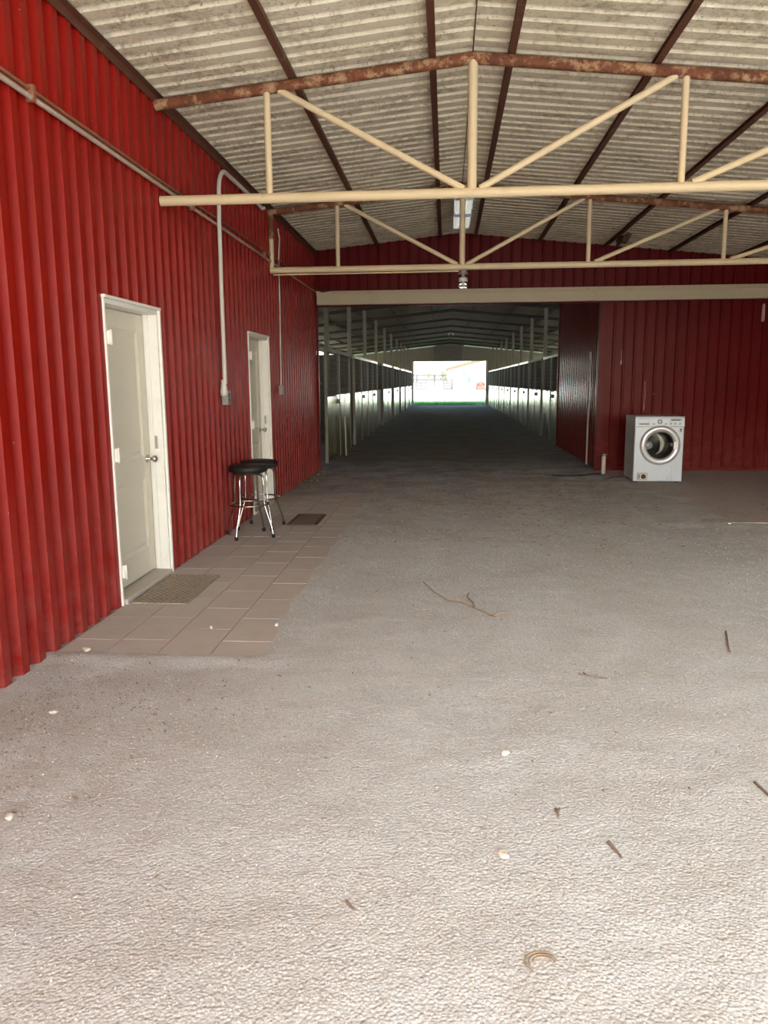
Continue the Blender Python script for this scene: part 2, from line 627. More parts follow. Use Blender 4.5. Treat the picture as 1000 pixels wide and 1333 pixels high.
# ------------------------------------------------------------------ back wall, gable above the aisle, right wall
def wall_y(segs, yface, back, mat, name, phase, h=.024, crest=.035, side=.02, top=None):
    mb = MB()
    for x0, x1, z0, z1 in segs:
        pts = rib_points(x0, x1, PITCH_R, crest, side, h, phase)
        poly = [(a, yface + (h - b)) for a, b in pts]
        n = len(poly)
        vs, fs = [], []
        zt = lambda x: (roof(x) + .03) if z1 is None else z1
        for (a, yv) in poly:
            vs += [(a, yv, z0), (a, yv, zt(a)), (a, back, z0), (a, back, zt(a))]
        for i in range(n - 1):
            b = i * 4
            c = b + 4
            fs += [(b, c, c + 1, b + 1), (b + 2, b + 3, c + 3, c + 2), (b + 1, c + 1, c + 3, b + 3), (b, b + 2, c + 2, c)]
        fs += [(0, 1, 3, 2), ((n - 1) * 4, (n - 1) * 4 + 2, (n - 1) * 4 + 3, (n - 1) * 4 + 1)]
        mb.add(vs, fs)
    return mb.build(name, mat)

wb = wall_y([(XL - .02, RX, 2.80, None), (RX, 2.545, 2.80, None), (2.545, XE, -.04, None), (XW, XL - .24, -.04, None)],  # last segment is unseen, added to keep the barn dark
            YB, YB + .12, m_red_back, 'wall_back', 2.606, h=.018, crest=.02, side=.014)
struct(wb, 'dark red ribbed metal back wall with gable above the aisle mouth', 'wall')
MB().box(2.535, 2.64, YB - .012, YB + .11, -.02, 2.84, .004).build('corner_trim', m_red_back, wb)
MB().box(XL - .0, XL + .035, YB - .02, YB + .05, 0, 2.84, .004).build('corner_trim', m_red_back, wb)
MB().box(2.64, XE, YB - .02, YB + .01, -.02, .06, .006).build('base_trim', m_red_back, wb)
# bare scratches where the paint came off
mb = MB()
for cx, z0, z1, wd in [(3.315, 1.02, 1.52, .012), (3.318, 1.20, 1.42, .02), (2.91, 1.85, 2.05, .008), (2.905, 1.78, 1.87, .03), (3.47, 1.285, 1.31, .02),
                       (2.66, 1.92, 1.95, .022), (2.88, 1.42, 1.46, .015), (2.63, 1.2, 1.28, .02), (5.15, 2.45, 2.75, .05)]:
    mb.prism([(cx - wd / 2, z0 + .02), (cx, z0), (cx + wd / 2, z0 + .03), (cx + wd * .35, z1 - .02), (cx, z1), (cx - wd * .4, z1 - .03)], 'Y', YB - .0015, YB + .03)
sc_ = mb.build('bare_scratch', plain('bare_metal_scratch', lin(190, 150, 148), .5), wb)
wr = wall_x([(1.2, YB + .1, -.04, roof(XE) + .03)], XE, -1, XE + .12, m_red_back, 'wall_right', 0)  # unseen; length set to limit side light on the left wall
struct(wr, 'unseen red ribbed metal wall closing the rear right side of the shed', 'wall')
for i, y in enumerate((YF + .15, -1.6, 1.1)):
    o = MB().tube([(XE - .05, y, -.03), (XE - .05, y, roof(XE) - .045)], .05, 12).build('side_post', m_cream)
    tag(o, '%s cream pipe post along the open right side of the shed' % ('front', 'middle', 'rear')[i], 'post', 'pipe posts of the open side')
# red wall of the tack room along the right side of the aisle
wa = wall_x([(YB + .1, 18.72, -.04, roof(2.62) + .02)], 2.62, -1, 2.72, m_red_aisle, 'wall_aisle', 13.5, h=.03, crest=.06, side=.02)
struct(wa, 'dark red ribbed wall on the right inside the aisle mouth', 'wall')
MB().box(2.60, 3.4, 18.66, 18.74, -.02, roof(2.7), 0).build('return_panel', m_red_back, wa)

# outer walls of the stall barn and its far gable
m_outer = plain('outer_barn_sheet', lin(150, 144, 126), .6, .2)
def outer(name, xa, xb, label):
    o = MB().box(xa, xb, YB + .1, YE, -.06, 2.35).build(name, m_outer)
    struct(o, label, 'wall')
    mb = MB()
    y = YB + .1
    k = 0
    while y < YE - .2:
        mb.box(xa, xb, y, y + .35, 2.35, 3.0)
        y += PS
    mb.box(xa, xb, YB + .1, YE, 3.0, roof(xa) - .02)
    mb.build('upper_band', m_outer, o)
    return o
outer('wall_stalls_left', XW - .1, XW, 'metal outer wall behind the left row of stalls')
outer('wall_stalls_right', XE, XE + .1, 'metal outer wall behind the right row of stalls')
mb = MB()
OX0, OX1, OZ = -2.25, 2.62, 2.84
mb.box(XW - .1, OX0, YE, YE + .08, -.05, 3.25)
mb.box(OX1, XE + .1, YE, YE + .08, -.05, 3.25)
GAP = .07
def gab(xa, xb, z0, gap, yo=0):
    vs = [(xa, z0), (xb, z0), (xb, roof(xb) - gap), (xa, roof(xa) - gap)]
    mb.prism(vs, 'Y', YE - yo, YE + .08)
gab(OX0, -.75, OZ, GAP)
gab(-.75, RX, OZ, .0)
gab(RX, 1.1, OZ, .0)
gab(1.1, OX1, OZ, GAP)
gab(XW, OX0, 3.25, GAP)
gab(OX1, XE, 3.25, GAP)
wf = struct(mb.build('wall_far', m_gable), 'olive grey far gable wall over the bright aisle exit', 'wall')
MB().box(-.85, .95, YE - .05, YE - .005, OZ, 3.80).build('gable_panel', plain('dull_gable_panel', lin(126, 120, 104), .7), wf)
for a, b in ((OX0 - .02, OX0 + .1), (OX1 - .1, OX1 + .02)):
    MB().box(a, b, YE - .06, YE + .1, 0, OZ).build('jamb', m_white_pvc, wf)

# ------------------------------------------------------------------ roofs
ceil = sempty('ceiling', (RX, YF, RZ), 'stained cream ribbed metal roof underside over the open shed', 'ceiling')
SHW = PITCH_R * 6
def roof_sheet_mesh(side):
    mb = MB()
    pts = rib_points(0, SHW, PITCH_R, .105, .02, .026, PITCH_R / 2)
    # ribs rise upward on the outside: seen from below the pans hang down, so the ribs show as grooves
    X = XE + .3 - RX if side > 0 else RX - (XW - .3)
    vs, fs = [], []
    for a, h in pts:
        for xx, zz in ((0, 0), (X, -SL * X)):
            vs += [(side * xx, a, zz + .026 - h), (side * xx, a, zz + .034 - h)]
    for i in range(len(pts) - 1):
        b = i * 4
        c = b + 4
        fs += [(b, c, c + 2, b + 2), (b + 1, b + 3, c + 3, c + 1)]
    n = len(pts) - 1
    fs += [(0, 2, 3, 1), (n * 4, n * 4 + 1, n * 4 + 3, n * 4 + 2)]
    for i in range(n):
        b = i * 4
        fs += [(b, b + 1, b + 5, b + 4), (b + 2, b + 6, b + 7, b + 3)]
    mb.add(vs, fs)
    return mb.mesh('roof_sheet', m_ceil)
rm = {1: roof_sheet_mesh(1), -1: roof_sheet_mesh(-1)}
yy0 = YF
while yy0 < YB + .05:
    for s in (-1, 1):
        o = bpy.data.objects.new('roof_sheet', rm[s])
        COL.objects.link(o)
        o.parent = ceil
        o.location = (random.uniform(-.004, .004) - s * .002, yy0 - YF, random.uniform(0, .003))
    yy0 += SHW
Y_SHED_END = yy0
MB().box(RX - .14, RX + .14, YF, Y_SHED_END, RZ + .036, RZ + .05).build('ridge_cap', m_ceil, ceil)
MB().box(RX - .004, RX + .004, YF, YB, RZ - .003, RZ + .03).build('ridge_seam', m_purlin, ceil)

mb = MB()
for s in (-1, 1):
    X = XE + .3 if s > 0 else XW - .3
    pts = rib_points(Y_SHED_END, YE + 3.4, .3, .05, .04, .03, 0)  # overhang past the far gable, added to shade the grass outside
    vs, fs = [], []
    for a, h in pts:
        vs += [(RX, a, RZ + h), (X, a, roof(X) + h), (RX, a, RZ + h + .01), (X, a, roof(X) + h + .01)]
    for i in range(len(pts) - 1):
        b = i * 4
        fs += [(b, b + 4, b + 5, b + 1), (b + 2, b + 3, b + 7, b + 6)]
    mb.add(vs, fs)
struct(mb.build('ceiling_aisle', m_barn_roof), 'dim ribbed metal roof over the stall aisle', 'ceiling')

# ------------------------------------------------------------------ trusses in the open shed
CH = .041
def chord_z(x):
    return roof(x) - .042 - CH
def truss(y, label, r, far):
    t = thing('roof_truss', (RX, y, 2.93), label, 'truss', 'pipe trusses across the open shed')
    xr = XE - .12
    zb = 2.925
    MB().tube([(XL + .01, y, zb), (xr, y, zb)], CH * .93, 16).build('bottom_chord', m_cream, t)
    MB().tube([(XL + .005, y, chord_z(XL)), (RX + .001, y, chord_z(RX))], CH, 16).build('top_chord', m_rust, t)
    MB().tube([(RX - .001, y, chord_z(RX)), (xr, y, chord_z(xr))], CH, 16).build('top_chord', m_rust, t)
    xs_ = [-1.365, RX, 1.71, 3.31, 4.86]
    for i, x in enumerate(xs_):
        rr = .036 if x == RX else .027
        MB().tube([(x, y, zb + .02), (x, y, chord_z(x) - .02)], rr, 12).build('vertical_post', m_cream, t)
    MB().tube([(-1.27, y, chord_z(-1.27) - .025), (RX - .06, y, zb + .03)], .026, 12).build('diagonal_brace', m_cream, t)
    for a, b in ((RX + .06, 1.64), (1.79, 3.22), (3.39, 4.78), (4.94, xr - .06)):
        MB().tube([(a, y, zb + .03), (b, y, chord_z(b) - .025)], .026, 12).build('diagonal_brace', m_cream, t)
    if far:
        MB().tube([(XL + .03, y, zb + .02), (XL + .03, y, chord_z(XL) - .02)], .03, 12).build('vertical_post', m_cream, t)
        MB().tube([(XL + .03, y, 3.30), (XL + .03, y, chord_z(XL))], .037, 12).build('sleeve', m_rust, t)
    return t
truss(Y1, 'nearer cream pipe truss with rusty top chord spanning the open shed', 0, False)
truss(Y2, 'farther cream pipe truss with rusty top chord and jar lamp under its middle', 0, True)

# purlins under the shed roof
PX = [-1.17, -.12, .46, 1.5, 2.56, 3.6, 4.62, 5.6]
PN = ['second brown purlin left of the ridge, over the left half of the trusses',
      'brown purlin just left of the roof ridge seam',
      'brown purlin just right of the roof ridge seam',
      'second brown purlin right of the ridge, over the diagonal braces',
      'third brown purlin right of the ridge, carrying a mud nest',
      'fourth brown purlin right of the ridge, over the washing machine',
      'fifth brown purlin right of the ridge near the back corner',
      'outermost brown purlin beside the right wall']
for x, nme in zip(PX, PN):
    s = -SL if x > RX else SL
    z = roof(x)
    mb = MB()
    wd, hh = .026, .042
    sh = SL * wd + .001
    # C-channel open to one side
    mb.prism([(x - wd, z - sh), (x + wd, z - sh), (x + wd, z - hh), (x - wd, z - hh), (x - wd, z - hh + .007), (x + wd - .008, z - hh + .007), (x + wd - .008, z - sh - .007), (x - wd, z - sh - .007)], 'Y', YF + .05, YB + .0)
    tag(mb.build('purlin', m_purlin), nme, 'purlin', 'brown purlins under the shed roof')
mb = MB()
z = roof(XL + .05)
mb.prism([(XL + .002, z - .012), (XL + .055, z - .012), (XL + .055, z - .02), (XL + .012, z - .02), (XL + .012, z - .075), (XL + .002, z - .075)], 'Y', YF + .05, YB - .03)
tag(mb.build('wall_angle', m_purlin), 'rusty brown angle iron along the top edge of the left red wall', 'angle iron')

# mud nest on a purlin
bm = bmesh.new()
bmesh.ops.create_icosphere(bm, subdivisions=3, radius=1)
for v in bm.verts:
    k = 1 + .5 * noise.noise(v.co * 1.9) + .2 * noise.noise(v.co * 5)
    v.co = Vector((v.co.x * .055 * k, v.co.y * .36 * k, v.co.z * .05 * k + .03 * math.sin(v.co.y * 4)))
bm.verts.index_update()
mb = MB()
mb.add([(v.co.x + 2.58, v.co.y + 12.1, v.co.z + 3.575) for v in bm.verts], [[v.index for v in f.verts] for f in bm.faces], True)
bm.free()
tag(mb.build('mud_nest', m_nest), 'clump of brown mud nest stuck under a roof purlin', 'nest')

# ------------------------------------------------------------------ header beam and its lip
hd = thing('door_track_header', (1.9, YB - .08, 2.82), 'long cream sliding-door track beam across the aisle mouth', 'beam')
MB().box(XL + .04, XE - .06, YB - .13, YB - .02, 2.815, 2.985, .006).build('track_cover', m_header, hd)
MB().box(XL + .03, XE - .06, YB - .10, YB - .004, 2.986, 3.045, .004).build('upper_lip', m_header, hd)
for i in range(14):
    MB().lathe([(.0, -.006), (.009, -.006), (.009, .003), (0, .003)], 8, 'Y', (-1.9 + i * .6, YB - .1, 3.016)).build('bolt', m_greybox, hd)
mb = MB().tube([(XL + .03, YB - .12, 3.07), (XL + .14, YB - .12, 3.03), (XL + .3, YB - .115, 3.055)], .012, 8)
mb.build('track_bracket', m_dark_steel, hd)

# ------------------------------------------------------------------ doors in the left wall
def door(n, d, label):
    y0, y1 = d
    r = sempty('door_%d' % n, (XL, (y0 + y1) / 2, 0), label, 'door')
    fx0, fx1 = XL - .19, XL + .006
    T = .032
    # jambs, head and casing
    MB().box(fx0, fx1, y0, y0 + T, 0, DH, .003).build('jamb', m_white_frame, r)
    MB().box(fx0, fx1, y1 - T, y1, 0, DH, .003).build('jamb', m_white_frame, r)
    MB().box(fx0, fx1, y0 + T, y1 - T, DH - T, DH, .003).build('head_jamb', m_white_frame, r)
    MB().box(XL - .024, XL + .022, y1 - .003, y1 + .022, 0, DH + .01, .003).build('casing', m_white_frame, r)
    MB().box(XL - .03, XL + .014, y0 - .006, y0 + .008, 0, DH + .01, .002).build('casing', m_white_frame, r)
    MB().box(XL - .024, XL + .026, y0 - .014, y1 + .022, DH, DH + .022, .003).build('head_casing', m_white_frame, r)
    for a in (y0 + T, y1 - T - .014):
        MB().box(XL - .098, XL - .062, a, a + .014, .05, DH - T, .002).build('door_stop', m_white_frame, r)
    MB().box(fx0, XL + .03, y0 + T, y1 - T, -.02, .045, .008).build('sill', m_paver, r)
    # leaf: stiles, rails and two sunk moulded panels
    a, b = y0 + T + .004, y1 - T - .004
    z0, z1 = .055, DH - T - .005
    xf = XL - .105
    leaf = MB().box(xf - .034, xf - .014, a, b, z0, z1).build('leaf', m_white_door, r)
    st = .125
    MB().box(xf - .016, xf, a, a + st, z0, z1, .004).build('stile', m_white_door, leaf)
    MB().box(xf - .016, xf, b - st, b, z0, z1, .004).build('stile', m_white_door, leaf)
    rails = [(z0, z0 + .20), (.80, .97), (z1 - .13, z1)]
    for k, (p, q) in enumerate(rails):
        MB().box(xf - .016, xf, a + st - .002, b - st + .002, p, q, .004).build('rail', m_white_door, leaf)
    for p, q in ((z0 + .20, .80), (.97, z1 - .13)):
        mb = MB()
        ya, yb = a + st, b - st
        # sloped moulding round a raised field
        R = [(ya, yb, p, q, xf - .004), (ya + .022, yb - .022, p + .022, q - .022, xf - .015), (ya + .05, yb - .05, p + .05, q - .05, xf - .006)]
        vs, fs = [], []
        for (u, v, g, h, X) in R:
            vs += [(X, u, g), (X, v, g), (X, v, h), (X, u, h)]
        for i in range(2):
            for k in range(4):
                l = (k + 1) % 4
                fs.append((i * 4 + k, i * 4 + l, i * 4 + 4 + l, i * 4 + 4 + k))
        fs.append((8, 9, 10, 11))
        vs += [(xf - .016, ya, p), (xf - .016, yb, p), (xf - .016, yb, q), (xf - .016, ya, q)]
        for k in range(4):
            l = (k + 1) % 4
            fs.append((k, 12 + k, 12 + l, l))
        fs.append((15, 14, 13, 12))
        mb.add(vs, fs)
        mb.build('panel', m_white_door, leaf)
    ky, kz = b - .065, .945
    mb = MB().lathe([(0, 0), (.033, 0), (.033, .006), (.014, .012), (.012, .04), (.024, .05), (.03, .062), (.026, .076), (.012, .083), (0, .083)], 20, 'X', (xf, ky, kz))
    mb.build('knob', m_nickel, leaf)
    for hz in (.24, 1.05, 1.83):
        mb = MB().box(XL - .012, XL + .03, y0 + T - .004, y0 + T + .03, hz - .045, hz + .045, .004)
        mb.lathe([(0, -.05), (.009, -.05), (.009, .05), (0, .05)], 10, 'Z', (XL + .03, y0 + T, hz))
        mb.build('hinge', m_white_frame, r)
    MB().box(XL - .06, XL - .055 + .02, y1 - T - .004, y1 - T + .004, 1.02, 1.12, .001).build('strike_plate', m_nickel, r)
    return r
door(1, D1, 'nearer white two-panel door recessed in the red wall beside the grey mat')
door(2, D2, 'farther white two-panel door recessed in the red wall behind the bar stools')

# ------------------------------------------------------------------ pipes and boxes on the left wall
t = thing('wall_conduit', (XL, YF, 3.04), 'rusty twin pipe running level along the upper red left wall', 'pipe')
MB().tube([(XL + .022, YF + .1, 3.033), (XL + .022, YB - .15, 3.030)], .014, 10).build('lower_pipe', m_conduit, t)
MB().tube([(XL + .018, YF + .1, 3.072), (XL + .018, 6.5, 3.075), (XL + .016, 8, 3.10), (XL + .016, 11.4, 3.12)], .010, 8).build('upper_pipe', m_rusty_conduit, t)
MB().box(XL - .002, XL + .012, YF + .1, 7.2, 3.045, 3.062).build('backing_strip', m_rusty_conduit, t)
for yb_ in (4.25, 6.9, 9.6):
    MB().box(XL - .004, XL + .042, yb_ - .015, yb_ + .015, 3.01, 3.095, .003).build('clamp', m_rusty_conduit, t)

t = thing('gooseneck_conduit', (XL, 7.55, 1.40), 'white plastic conduit with bent top feeding a socket box on red wall', 'pipe')
pts = [(XL + .06, 7.54, 1.52), (XL + .055, 7.56, 2.2), (XL + .05, 7.60, 3.0), (XL + .05, 7.63, 3.32)]
for k in range(1, 9):
    a = pi / 2 * k / 8
    pts.append((XL + .05, 7.63 + .26 * (1 - math.cos(a)), 3.32 + .25 * math.sin(a)))
pts += [(XL + .05, 8.6, 3.575), (XL + .05, 9.25, 3.57), (XL + .06, 9.36, 3.545), (XL + .07, 9.42, 3.56)]
MB().tube(pts, .021, 12).build('pipe', m_white_pvc, t)
MB().lathe([(0, 1.40), (.032, 1.405), (.036, 1.44), (.03, 1.50), (.024, 1.56), (0, 1.56)], 14, 'Z', (XL + .045, 7.545, 0)).build('junction_fitting', m_white_pvc, t)
s_ = MB().box(XL - .004, XL + .06, 7.625, 7.745, 1.31, 1.455, .008).build('socket_box', m_greybox, t)
for q in (1.355, 1.41):
    MB().lathe([(0, 0), (.018, 0), (.018, .003), (0, .003)], 12, 'X', (XL + .06, 7.685, q)).build('socket', m_darkplastic, s_)

t = thing('switch_conduit', (XL, 10.35, 1.4), 'thin pale conduit dropping to a small switch box beyond the far door', 'pipe')
MB().tube([(XL + .018, 10.43, 3.52), (XL + .03, 10.46, 3.4), (XL + .018, 10.43, 3.15), (XL + .016, 10.41, 2.4), (XL + .016, 10.37, 1.7), (XL + .02, 10.34, 1.48)], .0095, 8).build('pipe', m_white_pvc, t)
MB().box(XL - .004, XL + .045, 10.285, 10.375, 1.37, 1.49, .006).build('switch_box', m_greybox, t)

o = MB().tube([(XL + .05, Y2 - .02, 2.868), (.14, Y2 - .02, 2.872)], .009, 8).build('lamp_conduit', m_cream)
tag(o, 'thin cream conduit strapped under the farther truss to the jar lamp', 'pipe')

# ------------------------------------------------------------------ lamps
t = thing('jar_lamp', (.195, Y2, 2.68), 'jar-shaped glass lamp hanging under the middle of the farther truss', 'lamp')
c = (.195, Y2, 0)
MB().lathe([(0, 2.886), (.045, 2.886), (.048, 2.868), (.03, 2.858), (.06, 2.852), (.06, 2.842), (.02, 2.836), (.02, 2.80), (0, 2.80)], 20, 'Z', c).build('mount', m_greybox, t)
MB().lathe([(0, 2.80), (.03, 2.80), (.052, 2.79), (.055, 2.745), (0, 2.745)], 20, 'Z', c).build('collar', m_white_pvc, t)
MB().lathe([(.052, 2.748), (.056, 2.73), (.056, 2.69), (.05, 2.675), (0, 2.675), (0, 2.68), (.046, 2.68), (.051, 2.692), (.051, 2.748), (.052, 2.748)], 20, 'Z', c).build('glass_jar', m_glass, t)
MB().lathe([(0, 2.75), (.012, 2.745), (.02, 2.72), (.016, 2.70), (0, 2.695)], 14, 'Z', c).build('bulb', m_white_pvc, t)

t = thing('strip_light', (.2, 10.98, 3.74), 'shiny white double strip light under the ridge behind the farther truss', 'lamp')
zc = roof(.2)
m_tube = plain('glow_tube', lin(236, 236, 224), .3)
tb = m_tube.node_tree.nodes['Principled BSDF']
tb.inputs['Emission Color'].default_value = (1, .98, .88, 1)
tb.inputs['Emission Strength'].default_value = .07  # faint glow added so the tubes show bright under the dim roof
for a, b in ((10.05, 10.93), (11.04, 11.9)):
    h_ = MB().prism([(.075, zc - .165), (.12, zc - .12), (.28, zc - .12), (.325, zc - .165), (.32, zc - .17), (.278, zc - .128), (.122, zc - .128), (.08, zc - .17)], 'Y', a, b).build('reflector', m_washer, t)
    for x in (.13, .27):
        MB().tube([(x, a + .03, zc - .165), (x, b - .03, zc - .165)], .036, 14).build('tube_lamp', m_tube, h_)
    for e in (a, b - .03):
        MB().box(.085, .315, e, e + .03, zc - .21, zc - .125, .004).build('end_socket', m_washer, h_)
MB().box(.14, .26, 10.05, 11.9, zc - .121, zc - .05).build('housing', m_greybox, t)
for y in (10.4, 11.5):
    MB().box(.17, .23, y, y + .03, zc - .055, zc).build('hanger', m_purlin, t)

def flood(y, label):
    z = chord_z(RX) - CH
    t = thing('flood_lamp', (RX, y, z - .16), label, 'lamp', 'twin flood lamps along the aisle ridge')
    MB().lathe([(0, z), (.06, z), (.06, z - .03), (0, z - .04)], 16, 'Z', (RX, y, 0)).build('base', m_greybox, t)
    for s in (-1, 1):
        mb = MB().lathe([(0, 0), (.02, .0), (.022, .03), (.03, .05), (.056, .10), (.056, .115), (.03, .128), (0, .13)], 16, 'Y')
        mb.rot(pi, (0, 0, 0), 'Z').rot(math.radians(25), (0, 0, 0), 'X').rot(s * .5, (0, 0, 0), 'Z').move((RX + s * .05, y - .01, z - .055))
        mb.build('bulb', m_white_pvc, t)
    return t
flood(P0 + 2 * PS, 'nearer twin flood lamp under the aisle ridge')
flood(P0 + 6 * PS, 'farther twin flood lamp under the aisle ridge')

# ------------------------------------------------------------------ stall barn frame
for k in range(10):
    y = P0 + k * PS
    t = thing('roof_rafter', (RX, y, chord_z(RX)), '%s pale pipe rafter across the stall aisle, counted from the red header' % ORD[k], 'rafter', 'rafters of the stall aisle')
    xa, xb = XW + .02, (XE - .02 if k > 0 else 2.58)
    MB().tube([(xa, y, chord_z(xa)), (RX + .001, y, chord_z(RX))], .045, 10).build('rafter_leg', m_dark_steel, t)
    MB().tube([(RX - .001, y, chord_z(RX)), (xb, y, chord_z(xb))], .045, 10).build('rafter_leg', m_dark_steel, t)
for i, x in enumerate([-5, -3.9, -2.8, -1.7, -.5, .86, 2.06, 3.2, 4.3, 5.4]):
    z = roof(x)
    mb = MB()
    ya = YB + .13 if x < 2.6 else 18.75
    mb.prism([(x - .03, z - .005), (x + .03, z - .005), (x + .03, z - .042), (x - .03, z - .042)], 'Y', ya, YE - .06)
    side = 'left' if x < RX else 'right'
    n = i if False else (4 - i if x < RX else i - 5)
    tag(mb.build('aisle_purlin', m_dark_steel), '%s dark purlin %s of the ridge along the stall aisle roof' % (ORD[n], side), 'purlin', 'purlins of the stall aisle roof')
for k in range(10):
    for side in (-1, 1):
        if side > 0 and k == 0:
            continue
        y = P0 + k * PS
        x = XSL - .10 if side < 0 else XSR + .10
        n = k if side < 0 else k - 1
        zt = chord_z(x) - .035
        t = thing('roof_post', (x, y, 0), '%s tall pale post of the %s stall row, counted from the red header' % (ORD[n], 'left' if side < 0 else 'right'), 'post', 'tall roof posts behind the stall fronts')
        MB().box(x - .045, x + .045, y - .045, y + .045, 0, zt, .006).build('shaft', m_galv_post, t)
        MB().box(x - .09, x + .09, y - .07, y + .07, zt - .008, zt).build('cap_plate', m_dark_steel, t)

# ------------------------------------------------------------------ stall fronts
ZR, ZP = 2.15, 1.275
def wavy_panel(x, side, y0, y1, z0, z1, seed):
    """thin dented steel sheet"""
    ny = max(8, int((y1 - y0) / .06))
    nz = 9
    vs, fs = [], []
    for j in range(nz + 1):
        for i in range(ny + 1):
            y = y0 + (y1 - y0) * i / ny
            z = z0 + (z1 - z0) * j / nz
            e = max(0, math.sin(pi * i / ny)) ** .4
            d = (.02 * noise.noise((y * 1.9, z * .45, seed)) + .006 * noise.noise((y * 5.0, z * .5, seed + 9))) * e
            vs.append((x - side * d, y, z))
    b = (ny + 1)
    for j in range(nz):
        for i in range(ny):
            fs.append((j * b + i, j * b + i + 1, (j + 1) * b + i + 1, (j + 1) * b + i))
    n = len(vs)
    vs2 = [(p[0] + side * .004, p[1], p[2]) for p in vs]
    m = MB()
    m.add(vs, fs, True)
    m.add(vs2, [tuple(reversed(f)) for f in fs], True)
    return m

def mesh_wires(x, y0, y1, z0, z1, dy=.1, dz=.1, r=.0032):
    m = MB()
    n = int((y1 - y0) / dy)
    for i in range(1, n):
        y = y0 + (y1 - y0) * i / n
        m.box(x - r, x + r, y - r, y + r, z0, z1)
    k = int((z1 - z0) / dz)
    for i in range(1, k):
        z = z0 + (z1 - z0) * i / k
        m.box(x - r, x + r, y0, y1, z - r, z + r)
    return m

def stall_front(side, y0, y1, label, idx, rail=True, latch=None):
    x = XSL if side < 0 else XSR
    t = thing('stall_front', (x, (y0 + y1) / 2, 0), label, 'stall front', 'galvanised stall fronts along the aisle')
    u = .032
    ysplit = [y0] + ([(y0 + y1) / 2] if y1 - y0 > 2.9 else []) + [y1]
    for y in ysplit:
        MB().box(x - .03, x + .03, y - (0 if y == y0 else u), y + (0 if y == y1 else u), .0, ZR - .04, .004).build('upright', m_galv_post, t)
    MB().box(x - .028, x + .028, y0 - .02, y1 + .02, ZR - .04, ZR + .03, .004).build('top_rail', m_rail if rail else m_galv_post, t)
    MB().box(x - .02, x + .02, y0 + u, y1 - u, ZP - .02, ZP + .02).build('middle_rail', m_dark_steel, t)
    MB().box(x - .02, x + .02, y0 + u, y1 - u, .02, .06).build('bottom_rail', m_dark_steel, t)
    mesh_wires(x, y0 + u, y1 - u, ZP + .02, ZR - .04).build('wire_mesh', m_wire, t)
    for a, b in zip(ysplit, ysplit[1:]):
        wavy_panel(x - side * .022, side, a + .02, b - .02, .03, ZP, idx * 3.7 + a).build('steel_panel', m_galv, t)
    ly = latch if latch else y0 + (y1 - y0) * .62
    mb = MB().box(x - side * .03 - .03, x - side * .03 + .03, ly - .035, ly + .035, 1.10, 1.19, .005)
    mb.tube([(x - side * .05, ly, 1.12), (x - side * .07, ly, 1.11), (x - side * .07, ly + .1, 1.10)], .008, 6)
    mb.build('latch', m_darkplastic, t)
    return t

def stall_door(side, y0, y1, label):
    x = (XSL - .06) if side < 0 else (XSR + .06)
    t = thing('stall_door', (x, (y0 + y1) / 2, 0), label, 'stall door', 'dark sliding stall doors')
    MB().box(x - .02, x + .02, y0, y1, .04, ZP, .003).build('lower_panel', m_galv_dark, t)
    MB().box(x - .025, x + .025, y0, y0 + .05, .02, ZR, .003).build('stile', m_dark_steel, t)
    MB().box(x - .025, x + .025, y1 - .05, y1, .02, ZR, .003).build('stile', m_dark_steel, t)
    mesh_wires(x, y0 + .05, y1 - .05, ZP, ZR - .05).build('wire_mesh', m_wire, t)
    MB().box(x - .03, x + .03, y0 - .3, y1 + .3, ZR - .05, ZR).build('track', m_dark_steel, t)
    return t

LB = [(14.58, 18.15), (19.05, 22.30), (22.36, 25.35), (27.75, 31.95), (33.35, 37.2), (38.4, 41.9), (43.1, 46.6), (47.6, 50.9)]
for i, (a, b) in enumerate(LB):
    stall_front(-1, a, b, '%s galvanised stall front of the left row, counted from the red header' % ORD[i], i, i not in (0,), 16.0 if i == 0 else None)
for i, (a, b) in enumerate([(18.2, 19.0), (25.42, 27.68), (32.05, 33.3), (37.3, 38.35), (42.0, 43.05), (46.7, 47.55)]):
    stall_door(-1, a, b, '%s dark sliding stall door of the left row, counted from the red header' % ORD[i])
y = 18.8
i = 0
while y < 50:
    b = min(y + 3.24, 50.95)
    stall_front(1, y, b, '%s galvanised stall front of the right row, counted from the red aisle wall' % ORD[i], 20 + i, i != 1, y + 1.2)
    if b < 50:
        stall_door(1, b + .03, b + .36, '%s narrow dark panel filling a gap of the right row, counted from the red aisle wall' % ORD[i])  # dark panel stands in for the dark gap between stall fronts
    y += 3.632
    i += 1
# partitions between the stalls
for k in range(10):
    for side in (-1, 1):
        if side > 0 and k == 0:
            continue
        y = P0 + k * PS + (-.6 if k == 0 else .12)
        if k == 0:
            y = YB + .35
        xa, xb = ((XW + .02, XSL - .18) if side < 0 else (XSR + .18, XE - .02))
        n = k if side < 0 else k - 1
        t = thing('stall_partition', ((xa + xb) / 2, y, 0), '%s board partition inside the %s stall row, counted from the header' % (ORD[n], 'left' if side < 0 else 'right'), 'partition', 'board partitions between stalls')
        for b in range(9):
            MB().box(xa, xb, y - .018, y + .018, .04 + b * .245, .24 + b * .245).build('board', m_wood, t)
        for x in (xa + .3, (xa + xb) / 2, xb - .12):
            MB().box(x - .04, x + .04, y + .02, y + .08, 0, 2.25).build('stud', m_wood, t)
# pale plank leaning on the first left stall front
mb = MB().box(-.045, .045, -.012, .012, 0, .82, .004)
mb.rot(math.radians(-4), (0, 0, 0), 'Y').rot(pi / 2, (0, 0, 0), 'Z').move((XSL + .16, 16.2, .0))
mb.v = [(p[0] - .0 * p[2] / .82, p[1], p[2]) for p in mb.v]
tag(mb.build('leaning_plank', m_plank), 'pale short plank leaning on the first left stall front', 'plank')
